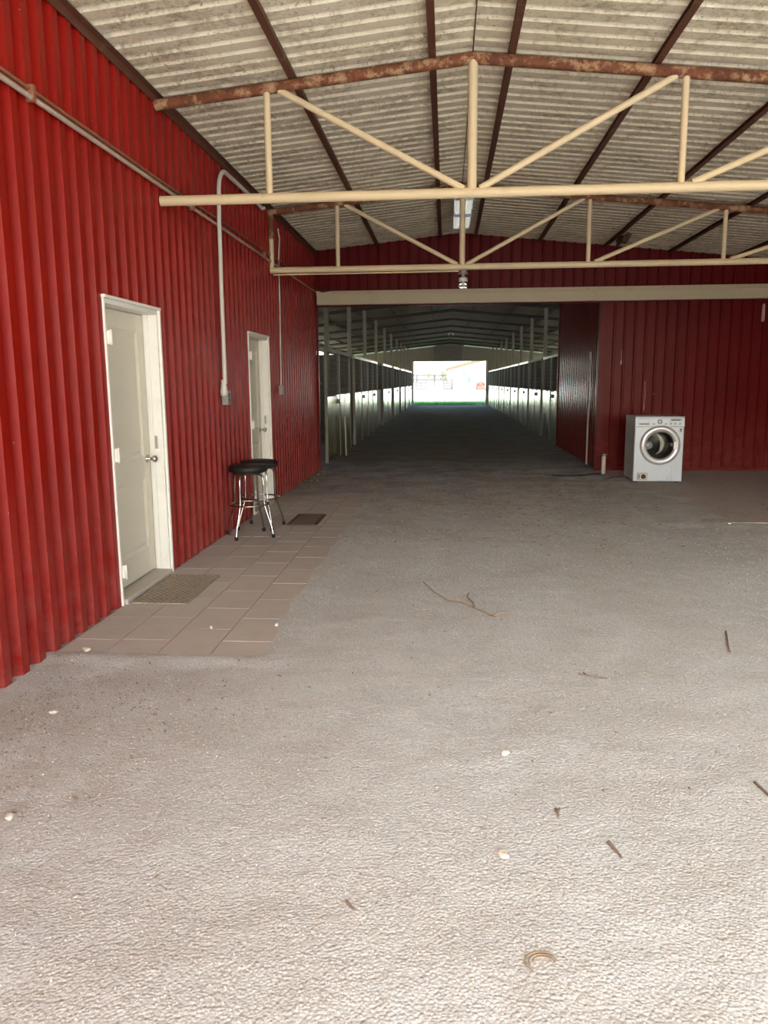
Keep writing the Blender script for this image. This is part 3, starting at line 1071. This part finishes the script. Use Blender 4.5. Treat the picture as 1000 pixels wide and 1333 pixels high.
# conduit on the aisle wall
o = MB().box(2.575, 2.598, 14.44, 14.50, 0.0, 2.04, .004).build('corner_strip', m_white_pvc)
tag(o, 'pale upright strip standing against the dark red aisle wall', 'strip')

# ------------------------------------------------------------------ bar stools
def stool(loc, rz, label):
    t = thing('bar_stool', loc, label, 'stool', 'chrome bar stools by the red wall', rz)
    MB().lathe([(0, .648), (.16, .648), (.184, .653), (.192, .664), (.194, .682), (.190, .702), (.178, .714), (.13, .721), (0, .722)], 40).build('seat', m_vinyl, t, True)
    MB().lathe([(0, .632), (.09, .632), (.10, .638), (.16, .641), (.16, .650), (0, .650)], 28).build('swivel_plate', m_darkplastic, t, True)
    for k in range(2):
        a = k * pi / 2
        d = Vector((math.cos(a), math.sin(a), 0))
        prof = [(-.262, .02), (-.245, .11), (-.176, .31), (-.170, .35), (-.167, .50), (-.165, .575), (-.153, .612), (-.12, .628), (0, .630 - .01 * k),
                (.12, .628), (.153, .612), (.165, .575), (.167, .50), (.170, .35), (.176, .31), (.245, .11), (.262, .02)]
        MB().tube([(d.x * u, d.y * u, z) for u, z in prof], .010, 12).build('leg_arch', m_chrome, t, True)
        for s in (-1, 1):
            MB().lathe([(0, 0), (.017, 0), (.018, .03), (.014, .036), (0, .036)], 14, 'Z', (d.x * s * .263, d.y * s * .263, 0)).build('rubber_foot', m_rubber, t, True)
    ring = [(.197 * math.cos(2 * pi * i / 48), .197 * math.sin(2 * pi * i / 48), .325) for i in range(48)]
    MB().tube(ring, .0085, 10, close=True).build('foot_ring', m_chrome, t, True)
    for k in range(4):
        a = k * pi / 2
        MB().tube([(.168 * math.cos(a), .168 * math.sin(a), .325), (.2 * math.cos(a), .2 * math.sin(a), .325)], .008, 8).build('ring_stub', m_chrome, t, True)
    return t
PZ = .0105
stool((-1.958, 7.475, PZ), math.radians(-17), 'nearer black-seated chrome bar stool by the red wall')
stool((-1.955, 7.93, PZ), math.radians(38), 'farther black-seated chrome bar stool, half hidden behind the other')

# ------------------------------------------------------------------ door mats
def woven_mat(x0, x1, y0, y1, rz, mat, label, n):
    cx, cy = (x0 + x1) / 2, (y0 + y1) / 2
    t = thing('door_mat', (cx, cy, PZ), label, 'mat', None, rz)
    w_, l_ = (x1 - x0) / 2, (y1 - y0) / 2
    MB().box(-w_, w_, -l_, l_, 0, .006, .002).build('backing', mat, t, True)
    m = MB()
    nx_, ny_ = n
    dx, dy = (2 * w_ - .03) / nx_, (2 * l_ - .03) / ny_
    for i in range(nx_):
        for j in range(ny_):
            X, Y = -w_ + .015 + dx * (i + .5), -l_ + .015 + dy * (j + .5)
            if (i + j) % 2:
                m.box(X - dx * .46, X + dx * .46, Y - dy * .30, Y + dy * .30, .005, .0115)
            else:
                m.box(X - dx * .30, X + dx * .30, Y - dy * .46, Y + dy * .46, .005, .0105)
    m.build('weave', mat, t, True)
    e = MB()
    for a, b, c_, d_ in ((-w_, w_, -l_, -l_ + .016), (-w_, w_, l_ - .016, l_), (-w_, -w_ + .016, -l_ + .016, l_ - .016), (w_ - .016, w_, -l_ + .016, l_ - .016)):
        e.box(a, b, c_, d_, .002, .012, .003)
    e.build('edging', mat, t, True)
woven_mat(-2.19, -1.785, 5.04, 5.84, 0.0, m_mat, 'grey-brown basket-weave door mat before the nearer white door', (16, 32))
t = thing('door_mat', (-1.545, 8.38, PZ), 'dark brown rubber door mat beside the bar stools', 'mat')
MB().box(-.165, .165, -.34, .34, 0, .008, .003).build('backing', m_mat2, t, True)
m = MB()
for i in range(14):
    Y = -.27 + i * .0415
    m.box(-.125, .125, Y - .012, Y + .012, .007, .013)
m.build('rib_field', m_mat2, t, True)
m = MB()
for a, b, c_, d_ in ((-.165, .165, -.34, -.315), (-.165, .165, .315, .34), (-.165, -.142, -.315, .315), (.142, .165, -.315, .315)):
    m.box(a, b, c_, d_, .004, .014, .003)
m.build('edging', m_mat2, t, True)

# ------------------------------------------------------------------ washing machine
W = thing('washing_machine', (3.150, 11.745, .010), 'white front-loading washing machine standing before the red back wall', 'washing machine', None, math.radians(-1.6))
hw, D, H_ = .3535, .70, .985
def wb_(m, n, mat, par=None):
    return m.build(n, mat, par or W, True)
m = MB()
# open-fronted sheet shell: two sides, back, bottom
m.box(-hw, -hw + .012, .03, D, .035, H_ - .028, .004)
m.box(hw - .012, hw, .03, D, .035, H_ - .028, .004)
m.box(-hw + .010, hw - .010, D - .012, D, .035, H_ - .028, .004)
m.box(-hw + .010, hw - .010, .03, D - .01, .035, .05, .004)
wb_(m, 'cabinet', m_washer_side)
wb_(MB().box(-hw - .002, hw + .002, .0, D + .005, H_ - .03, H_, .012), 'top_lid', m_washer)
for sx in (-1, 1):
    for yy_ in (.07, D - .06):
        wb_(MB().lathe([(0, 0), (.026, 0), (.026, .02), (.015, .04), (0, .04)], 14, 'Z', (sx * (hw - .06), yy_, 0)), 'foot', m_rubber)
# front panel with a round hole
cz, cxr, R0 = .56, .015, .215
m = MB()
N = 64
def ray_rect(a, x0, x1, z0, z1):
    dx, dz = math.cos(a), math.sin(a)
    t = 1e9
    if dx > 1e-9: t = min(t, (x1 - cxr) / dx)
    if dx < -1e-9: t = min(t, (x0 - cxr) / dx)
    if dz > 1e-9: t = min(t, (z1 - cz) / dz)
    if dz < -1e-9: t = min(t, (z0 - cz) / dz)
    return (cxr + dx * t, cz + dz * t)
fx0, fx1, fz0, fz1 = -hw, hw, .02, .835
angs = sorted([2 * pi * k / N for k in range(N)] + [math.atan2(zz - cz, xx - cxr) % (2 * pi) for xx in (fx0, fx1) for zz in (fz0, fz1)])
n = len(angs)
vs = []
for a in angs:
    q = ray_rect(a, fx0, fx1, fz0, fz1)
    q2 = ray_rect(a, fx0 + .012, fx1 - .012, fz0 + .012, fz1 - .004)
    vs += [(cxr + R0 * math.cos(a), .06, cz + R0 * math.sin(a)), (cxr + R0 * math.cos(a), -.004, cz + R0 * math.sin(a)), (q2[0], 0, q2[1]), (q[0], .012, q[1]), (q[0], .045, q[1])]
fs = []
for i in range(n):
    j = (i + 1) % n
    for k in range(4):
        fs.append((i * 5 + k, i * 5 + k + 1, j * 5 + k + 1, j * 5 + k))
m.add(vs, fs)
fp = wb_(m, 'front_panel', m_washer)
# control panel, slightly raked
m = MB()
m.prism([(-.002, .838), (.012, H_ - .03), (.05, H_ - .028), (.05, .838)], 'X', -hw, hw)
m.v = [(p[0], p[1], p[2]) for p in m.v]
cp = wb_(m, 'control_panel', m_washer)
def cy_(z):
    return -.002 + .014 * (z - .838) / (H_ - .03 - .838)
d_ = wb_(MB().box(-.31, -.145, cy_(.90) - .006, .04, .858, .945, .006), 'detergent_drawer', m_washer, cp)
wb_(MB().box(-.30, -.155, cy_(.87) - .014, .0, .862, .888, .008), 'drawer_handle', m_greyplastic, d_)
dl = wb_(MB().lathe([(0, -.028), (.026, -.028), (.031, -.02), (.033, 0), (.038, .004), (0, .006)], 28, 'Y', (.0, cy_(.9), .905)), 'dial', m_silver, cp)
wb_(MB().lathe([(.036, .004), (.043, -.004), (.047, .004), (.047, .012), (.036, .012)], 28, 'Y', (.0, cy_(.9), .905)), 'dial_ring', m_washer, cp)
wb_(MB().box(.145, .31, cy_(.93) - .003, .03, .918, .945, .002), 'display', m_greyplastic, cp)
wb_(MB().box(.165, .285, cy_(.93) - .005, .03, .925, .939, .001), 'display_window', m_darkplastic, cp)
for x in (.155, .22, .285):
    wb_(MB().lathe([(0, -.006), (.013, -.006), (.017, .0), (.017, .01), (0, .01)], 18, 'Y', (x, cy_(.87), .876)), 'button', m_silver, cp)
for x in (-.085, .085):
    wb_(MB().lathe([(0, -.006), (.01, -.006), (.013, .0), (.013, .01), (0, .01)], 18, 'Y', (x, cy_(.87), .876)), 'button', m_silver, cp)
# door
c = (cxr, 0, cz)
dr = wb_(MB().lathe([(.283, .0), (.287, -.012), (.282, -.024), (.262, -.034), (.235, -.034), (.212, -.024), (.20, -.010), (.196, .008), (.205, .012), (.28, .004), (.283, .0)], 64, 'Y', c), 'door_ring', m_silver)
wb_(MB().lathe([(.289, .002), (.295, -.004), (.291, -.01), (.284, -.006), (.289, .002)], 64, 'Y', c), 'door_seam', m_greyplastic, dr)
wb_(MB().lathe([(.198, -.012), (.185, -.022), (.14, -.03), (.07, -.034), (0, -.035), (0, -.029), (.07, -.028), (.14, -.024), (.18, -.016), (.196, -.006), (.198, -.012)], 56, 'Y', c), 'door_glass', m_glass, dr)
wb_(MB().box(cxr + .185, cxr + .235, -.042, -.02, cz - .06, cz + .06, .008), 'door_grip', m_silver, dr)
# drum behind the glass
wb_(MB().lathe([(.214, .055), (.235, .07), (.24, .40), (.22, .42), (0, .43), (0, .436), (.225, .428), (.246, .405), (.241, .065), (.214, .055)], 48, 'Y', c), 'drum', m_drum)
wb_(MB().lathe([(.213, .02), (.2, .035), (.196, .055), (.21, .066), (.22, .05), (.213, .02)], 48, 'Y', c), 'door_gasket', m_darkplastic)
for a in (.5, 2.6, 4.7):
    mm = MB().box(-.03, .03, .1, .38, -.235, -.175, .015).rot(a, (0, 0, 0), 'Y').move((cxr, 0, cz))
    wb_(mm, 'drum_paddle', m_greyplastic)
wb_(MB().lathe([(0, .34), (.055, .345), (.06, .40), (0, .43)], 24, 'Y', (cxr - .08, 0, cz - .03)), 'drum_hub', m_silver)
m = MB()  # pale crescent modelled in place of a reflection on the door glass
cr = []
for i in range(13):
    a = -1.1 + 2.2 * i / 12
    cr.append((cxr - .10 + .16 * math.cos(a), .12 + .02 * math.sin(3 * a), cz + .01 + .17 * math.sin(a)))
m.tube(cr, [.004 + .028 * math.sin(pi * i / 12) for i in range(13)], 10)
wb_(m, 'reflection_crescent', m_glint)
# drain hatch
hx, hz_ = -.222, .092
ht = wb_(MB().box(hx - .075, hx + .075, -.004, .012, hz_ - .055, hz_ + .055, .003), 'drain_hatch', m_greyplastic)
wb_(MB().box(hx - .066, hx + .066, -.007, .002, hz_ - .046, hz_ + .046, .002), 'hatch_recess', m_washer_side, ht)
wb_(MB().lathe([(0, -.02), (.018, -.02), (.034, -.014), (.036, .0), (0, .0)], 24, 'Y', (hx + .018, -.004, hz_)), 'drain_filter', m_darkplastic, ht)
wb_(MB().box(hx - .052, hx - .04, -.014, .0, hz_ - .03, hz_ + .03, .002), 'drain_hose', m_darkplastic, ht)
wb_(MB().box(.285, .318, -.006, .004, .755, .81, .001), 'sticker', m_greyplastic)
wb_(MB().box(.292, .312, -.0075, .004, .785, .803, .001), 'sticker_square', m_darkplastic)
wb_(MB().box(.196, .198, -.004, .004, .03, .26), 'panel_seam', m_greyplastic)
wb_(MB().box(.14, .148, -.004, .004, .055, .085, .001), 'panel_clip', m_greyplastic)
for zz in (.30, .62):
    wb_(MB().lathe([(0, -.004), (.01, -.004), (.01, .004), (0, .004)], 10, 'X', (-hw, .35, zz)), 'side_plug', m_darkplastic)

# cord from the washer and hose at the wall foot
def ground_tube(pts, r, n=7):
    P = []
    for i in range(len(pts) - 1):
        a = Vector(pts[max(0, i - 1)]); b = Vector(pts[i]); c = Vector(pts[i + 1]); d = Vector(pts[min(len(pts) - 1, i + 2)])
        for k in range(6):
            t = k / 6
            P.append(.5 * ((2 * b) + (-a + c) * t + (2 * a - 5 * b + 4 * c - d) * t * t + (-a + 3 * b - 3 * c + d) * t ** 3))
    P.append(Vector(pts[-1]))
    return MB().tube(P, r, n)
tag(ground_tube([(2.82, 12.47, .02), (2.66, 12.4, .012), (2.48, 12.2, .008), (2.44, 12.02, .008), (2.56, 11.9, .008), (2.72, 11.86, .016)], .006).build('power_cord', m_hose),
    'thin dark power cord looping out beside the washing machine', 'cord')
tag(ground_tube([(1.72, 12.66, .01), (1.95, 12.6, .01), (2.2, 12.66, .01), (2.42, 12.86, .01), (2.54, 12.84, .012)], .011).build('hose', m_hose),
    'black hose on the floor leading to the white pipe stub', 'hose')
t = thing('pipe_stub', (2.60, 12.97, 0), 'short white plastic pipe stub with valve at the wall corner', 'pipe')
MB().lathe([(0, 0), (.034, 0), (.034, .29), (0, .29)], 18, 'Z', (2.60, 12.97, 0)).build('pipe', m_white_pvc, t)
MB().lathe([(0, .289), (.026, .289), (.028, .325), (.018, .335), (0, .335)], 14, 'Z', (2.60, 12.97, 0)).build('cap', m_greybox, t)
MB().tube([(2.60, 12.97, .318), (2.655, 12.95, .322)], .007, 8).build('valve_lever', m_greybox, t)

# ------------------------------------------------------------------ stones, twigs and straw on the ground
def gz(x, y):
    return floor_z(x, y)
def stone(x, y, r, flat, label, seed):
    random.seed(seed)
    bm = bmesh.new()
    bmesh.ops.create_icosphere(bm, subdivisions=2, radius=1)
    for v in bm.verts:
        k = 1 + .35 * noise.noise(v.co * 1.3 + Vector((seed * 3.1, 0, 0)))
        v.co = Vector((v.co.x * r * k, v.co.y * r * .75 * k, v.co.z * r * flat * k))
    bm.verts.index_update()
    m = MB()
    m.add([v.co[:] for v in bm.verts], [[v.index for v in f.verts] for f in bm.faces], False)
    bm.free()
    m.rot(seed * 1.7)
    zmin = min(p[2] for p in m.v)
    base = gz(x, y) if not (x < -1.02 and 4.06 < y < 10.4) else .009
    m.move((x, y, base - zmin * .8))
    o = m.build('stone', m_stone)
    tag(o, label, 'stone', 'pale stones on the ground')
stone(-1.538, 2.404, .020, .5, 'pale round stone on brown soil at the left frame edge', 1)
stone(.251, 3.004, .018, .6, 'white angular stone in the middle of the open ground', 2)
stone(.193, 2.316, .024, .4, 'flat pale stone near the short dark stick', 3)
stone(-1.831, 3.276, .020, .4, 'flat pale stone near the foot of the red wall', 4)
stone(-1.463, 4.54, .014, .8, 'small white pebble on the paving before the near mat', 5)
stone(-1.063, 4.609, .014, .8, 'small white pebble at the outer edge of the paving', 6)
stone(-2.06, 4.10, .03, .35, 'flat pale stone at the front corner of the paving', 7)
stone(3.02, 8.36, .022, .5, 'small pale stone at the edge of the concrete apron', 8)

def twig(pts, r, label, mat, forks=()):
    m = MB()
    P = [(x, y, gz(x, y) + r * .8) for x, y in pts]
    n = len(P)
    m.tube(P, [r * (1 - .6 * i / n) for i in range(n)], 6)
    for f in forks:
        Q = [(x, y, gz(x, y) + r) for x, y in f]
        m.tube(Q, [r * .9 * (1 - .5 * i / len(Q)) for i in range(len(Q))], 6)
    tag(m.build('twig', mat), label, 'twig')
twig([(.33, 4.9), (.24, 5.05), (.12, 5.22), (.02, 5.3), (-.08, 5.5), (-.17, 5.79)], .006, 'long forked dry twig lying mid-ground in front of the aisle', m_twig,
     [[(.20, 5.1), (.19, 5.25), (.155, 5.4), (.17, 5.52)], [(.31, 4.93), (.36, 5.0), (.44, 5.0)]])
twig([(1.705, 4.66), (1.66, 4.5), (1.63, 4.4), (1.605, 4.3)], .006, 'thin curved dark stick on the right of the ground', m_darktwig)
twig([(.545, 2.40), (.56, 2.36), (.573, 2.32)], .006, 'short dark stick in the right foreground', m_darktwig)
twig([(-.29, 2.055), (-.275, 2.035), (-.262, 2.02)], .005, 'tiny dark stick in the middle foreground', m_darktwig)
twig([(1.185, 2.84), (1.195, 2.78), (1.2, 2.72)], .006, 'brown stick at the right frame edge', m_darktwig)
twig([(.40, 2.60), (.405, 2.57), (.40, 2.545)], .005, 'tiny forked dark twig right of the flat stone', m_darktwig, [[(.40, 2.57), (.415, 2.6)]])
twig([(.70, 3.93), (.76, 3.9), (.84, 3.88)], .005, 'dark splinter of bark right of the white stone', m_darktwig, [[(.74, 3.91), (.73, 3.95)]])
twig([(.86, 1.79), (.88, 1.74), (.895, 1.70)], .004, 'thin dark stick in the lower right corner', m_darktwig)
m = MB()
for q in range(3):
    rr = .028 + .011 * q
    m.tube([(.266 + rr * math.cos(a_ * .28 + q * .5), 1.842 + rr * .8 * math.sin(a_ * .28 + q * .5), gz(.266, 1.842) + .004) for a_ in range(12)], .0022, 6)
tag(m.build('straw_coil', m_twig), 'small coil of dry straw in the foreground', 'straw')

# countless grit and debris
random.seed(21)
m = MB()
def chip(x, y, s, h):
    z = gz(x, y)
    a = random.uniform(0, 6.28)
    n = 5
    vs = []
    for k in range(n):
        r = s * random.uniform(.6, 1.1)
        vs.append((x + r * math.cos(a + k * 2 * pi / n), y + r * math.sin(a + k * 2 * pi / n), z - .002))
    vs.append((x + random.uniform(-.3, .3) * s, y + random.uniform(-.3, .3) * s, z + h))
    m.add(vs, [(k, (k + 1) % n, n) for k in range(n)])
for _ in range(26000):
    y = 1.2 + 7 * random.random() ** 1.8
    x = random.uniform(-2.2, 1.0 + .5 * y)
    if x < -1.0 and y > 4.0:
        continue
    s = random.choice([.002, .002, .0025, .003, .003, .004, .0055])
    chip(x, y, s, s * random.uniform(.5, .9))
for _ in range(160):
    y = random.uniform(2, 4.1)
    chip(random.uniform(-2.2, -1.2), y, random.uniform(.002, .008), .004)
def grit_mat():
    g = NB('mixed_grit')
    f = g.noise(60, 3, .6)
    c = g.mix(g.ramp(f, .4, .6), lin(176, 166, 156), lin(232, 228, 222))
    return g.out(c, .9, 0, .15)
o = m.build('ground_grit', grit_mat(), fix=False)
o['kind'] = 'stuff'
tag(o, 'pale grit and tiny pebbles strewn over the ground', 'grit')
m = MB()
for _ in range(3200):
    if _ > 2600:
        y = random.gauss(3.3, .5)
        x = -2.15 + abs(random.gauss(0, .55))
    elif random.random() < .62:
        y = random.gauss(10.2, 1.7)
        x = random.gauss(.9, 1.5)
    else:
        y = 13 - 10.5 * random.random() ** 1.7
        x = random.uniform(-.9, 4.4)
    if not (-2.1 < x < 5 and 1.5 < y < 13.1) or (x < -1 and 4 < y < 10.45):
        continue
    a = random.gauss(0, .6) + (pi if random.random() < .5 else 0)
    if (2.35 < x < 3.6 and 11.6 < y) or (x > 1.6 and y > 12.4) or (x < -1.5 and y > 11):
        continue
    L = random.uniform(.006, .022) * (1 if y < 7 else 1.9)
    wd = random.uniform(.003, .008) * (1 if y < 7 else 1.8)
    if y < 6:
        q_ = random.random() ** 2
        L, wd = .002 + .013 * q_, .0015 + .004 * random.random() * (.4 + q_)
        a = random.uniform(0, 6.28)
    z = gz(x, y)
    if x > 2.62 and y > 8.43:
        z = .010
    ca, sa = math.cos(a), math.sin(a)
    b = [(-L, -wd), (L, -wd * .6), (L * .9, wd), (-L * .8, wd * .8)]
    vs = [(x + u * ca - v * sa, y + u * sa + v * ca, z - .001) for u, v in b] + [(x, y, z + .006)]
    m.add(vs, [(0, 1, 4), (1, 2, 4), (2, 3, 4), (3, 0, 4)])
o = m.build('ground_debris', m_straw, fix=False)
o['kind'] = 'stuff'
tag(o, 'dark straw and dung crumbs scattered before the aisle', 'debris')
# earth heaped in the corner left of the aisle mouth
m = MB()
for i in range(26):
    x = XL + .03 + abs(random.gauss(0, .13)); y = random.uniform(11.2, 13.25)
    r = random.uniform(.012, .035)
    m.lathe([(0, -.01), (r, 0), (r * .7, r * .45), (0, r * .6)], 7, 'Z', (x, y, 0), False)
o = m.build('corner_debris', m_straw)
o['kind'] = 'stuff'
tag(o, 'dark rubble and dirt in the corner left of the aisle mouth', 'debris')

# ------------------------------------------------------------------ beyond the far end
random.seed(5)
m = MB()
for _ in range(9000):
    x = random.uniform(-4.5, 5.5); y = random.uniform(YE + .15, 62)
    h = random.uniform(.06, .2); a = random.uniform(0, 6.28); wd = .012
    z = yard_z(y)
    m.add([(x - wd * math.cos(a), y - wd * math.sin(a), z), (x + wd * math.cos(a), y + wd * math.sin(a), z), (x + random.uniform(-.05, .05), y + random.uniform(-.05, .05), z + h)], [(0, 1, 2)])
o = m.build('grass', m_grass, fix=False)
o['kind'] = 'stuff'
tag(o, 'green grass growing just outside the far aisle exit', 'grass')
tag(MB().box(1.9, 2.36, 51.9, 52.2, -.03, .06, .01).build('white_slab', m_white_pvc), 'white flat block lying on the grass at the aisle exit', 'block')

YFN = 108.0
zf = yard_z(YFN)
t = thing('pipe_fence', (0, YFN, zf), 'long pipe fence crossing the bright yard beyond the aisle', 'fence')
for zz in (.7, 1.35, 2.0):
    MB().tube([(-14, YFN, zf + zz), (16, YFN, zf + zz)], .05, 6).build('rail', m_fence, t)
for i in range(13):
    x = -13.8 + i * 2.425
    MB().tube([(x, YFN, zf - .05), (x, YFN, zf + 2.05)], .08, 8).build('post', m_fence, t)

YH = 140.0
zh = yard_z(YH)
t = thing('white_house', (6.5, YH, zh), 'white gabled house with tan roof far beyond the fence', 'house')
x0h, x1h, eh, ph = .2, 13.4, 3.5, 5.2
xm = (x0h + x1h) / 2
m = MB().prism([(x0h, zh - .05), (x1h, zh - .05), (x1h, eh), (xm, ph), (x0h, eh)], 'Y', YH, YH + 9)
m.build('walls', m_house, t)
for s in (-1, 1):
    xe_ = xm + s * (xm - x0h + .35)
    ze_ = eh - .35 * (ph - eh) / (xm - x0h)
    pl = [(xm, ph + .02), (xe_, ze_ + .02), (xe_, ze_ + .5), (xm, ph + .55)]
    MB().prism(pl, 'Y', YH - .45, YH + 9.4).build('roof_slope', m_roofing, t)
for xx, za, zb_ in ((3.0, 2.65, 3.75), (9.6, 1.9, 3.1)):
    f_ = MB().box(xx - .38, xx + .38, YH - .06, YH - .01, za, zb_).build('window', m_white_frame, t)
    for q in (0, 1):
        hh = (zb_ - za) / 2
        MB().box(xx - .3, xx + .3, YH - .08, YH - .05, za + .06 + q * hh, za + hh - .05 + q * hh).build('pane', m_darkglass, f_)

def crate(x, y, w_, d_, h, label):
    z = yard_z(y)
    t = thing('slatted_crate', (x, y, z), label, 'crate', 'grey crates by the fence')
    for i in range(4):
        zz = z + .05 + i * (h - .05) / 4
        MB().box(x - w_ / 2, x + w_ / 2, y - d_ / 2, y + d_ / 2, zz, zz + (h - .05) / 4 - .05).build('slat', m_greymetal, t)
    for sx in (-1, 0, 1):
        MB().box(x + sx * (w_ / 2 - .05) - .05, x + sx * (w_ / 2 - .05) + .05, y - d_ / 2 - .03, y + d_ / 2 + .03, z - .03, z + h + .05).build('post', m_greymetal, t)
crate(-3.5, 105.5, 1.6, 1.2, 1.1, 'grey slatted crate at the left end of the fence view')
crate(.05, 106.2, 1.2, 1.2, 1.35, 'smaller grey slatted crate left of the fence post')
t = thing('water_tank', (2.5, 105, yard_z(105)), 'pale blue water tank standing before the white house', 'tank')
zt = yard_z(105)
MB().box(1.75, 3.3, 104.4, 105.6, zt, zt + .85, .03).build('stand', m_house, t)
MB().lathe([(0, zt + .85), (.62, zt + .85), (.65, zt + 1.0), (.65, zt + 1.7), (.55, zt + 1.85), (.15, zt + 1.95), (0, zt + 1.95)], 24, 'Z', (2.5, 105, 0)).build('tank', m_blue, t)
# small orange machine
yt = 104.0
zt = yard_z(yt)
t = thing('farm_machine', (4.5, yt, zt), 'small orange-red farm machine parked at the right of the yard', 'machine')
MB().box(4.2, 4.75, yt - .7, yt + .5, zt + .55, zt + 1.15, .08).build('hood', m_orange, t)
MB().box(4.15, 4.8, yt + .5, yt + 1.1, zt + .5, zt + .95, .05).build('seat_deck', m_orange, t)
MB().tube([(4.15, yt + 1.1, zt + .6), (4.1, yt + 1.15, zt + 1.9), (4.3, yt + 1.15, zt + 2.1), (4.7, yt + 1.15, zt + 2.1), (4.9, yt + 1.15, zt + 1.9), (4.85, yt + 1.1, zt + .6)], .06, 8).build('roll_bar', m_orange, t)
MB().tube([(4.05, yt - .5, zt + 1.1), (4.0, yt - 1.2, zt + 1.0), (4.05, yt - 1.7, zt + .3)], .06, 8).build('loader_arm', m_orange, t)
MB().tube([(4.9, yt - .5, zt + 1.1), (4.95, yt - 1.2, zt + 1.0), (4.9, yt - 1.7, zt + .3)], .06, 8).build('loader_arm', m_orange, t)
MB().prism([(yt - 1.75, zt + .05), (yt - 2.2, zt + .1), (yt - 2.1, zt + .2), (yt - 1.8, zt + .55)], 'X', 3.95, 5.0).build('bucket', m_orange, t)
for (xx, yy_, r_) in ((4.05, yt - .4, .32), (4.92, yt - .4, .32), (4.02, yt + .8, .48), (4.95, yt + .8, .48)):
    MB().lathe([(r_ * .4, -.1), (r_, -.1), (r_, .1), (r_ * .4, .1), (r_ * .4, -.1)], 18, 'X', (xx, yy_, zt + r_)).build('wheel', m_rubber, t)

def tree(x, y, h, r, label, seed):
    random.seed(seed)
    z = yard_z(y)
    t = thing('yard_tree', (x, y, z), label, 'tree', 'trees in the far yard')
    m = MB().tube([(x, y, z - .05), (x + .05, y, z + h * .4), (x - .05, y, z + h * .75)], [.12, .09, .04], 7)
    for k in range(9):
        a = random.uniform(0, 6.28); q = random.uniform(.35, .75)
        p = Vector((x, y, z + h * q))
        e = p + Vector((math.cos(a) * r * .8, math.sin(a) * r * .8, h * random.uniform(.1, .28)))
        m.tube([p, (p + e) / 2 + Vector((0, 0, .1)), e], [.04, .028, .012], 5)
    m.build('trunk', m_bark, t)
    m = MB()
    for k in range(420):
        a = random.uniform(0, 6.28); q = random.uniform(.4, 1.0); rr = r * math.sqrt(random.random()) * (1.15 - abs(q - .65) * 1.4)
        c = Vector((x + math.cos(a) * rr, y + math.sin(a) * rr, z + h * q))
        d1 = Vector((random.gauss(0, 1), random.gauss(0, 1), random.gauss(0, 1))).normalized() * .1
        d2 = Vector((random.gauss(0, 1), random.gauss(0, 1), random.gauss(0, 1))).normalized() * .07
        m.add([c - d1, c + d2, c + d1, c - d2], [(0, 1, 2, 3)])
    m.build('foliage', m_leaf, t, fix=False)
tree(-2.6, 126, 3.2, 1.3, 'thin pale tree behind the left part of the fence', 3)
tree(-.6, 134, 2.6, .8, 'smaller thin tree between the fence post and the house', 4)
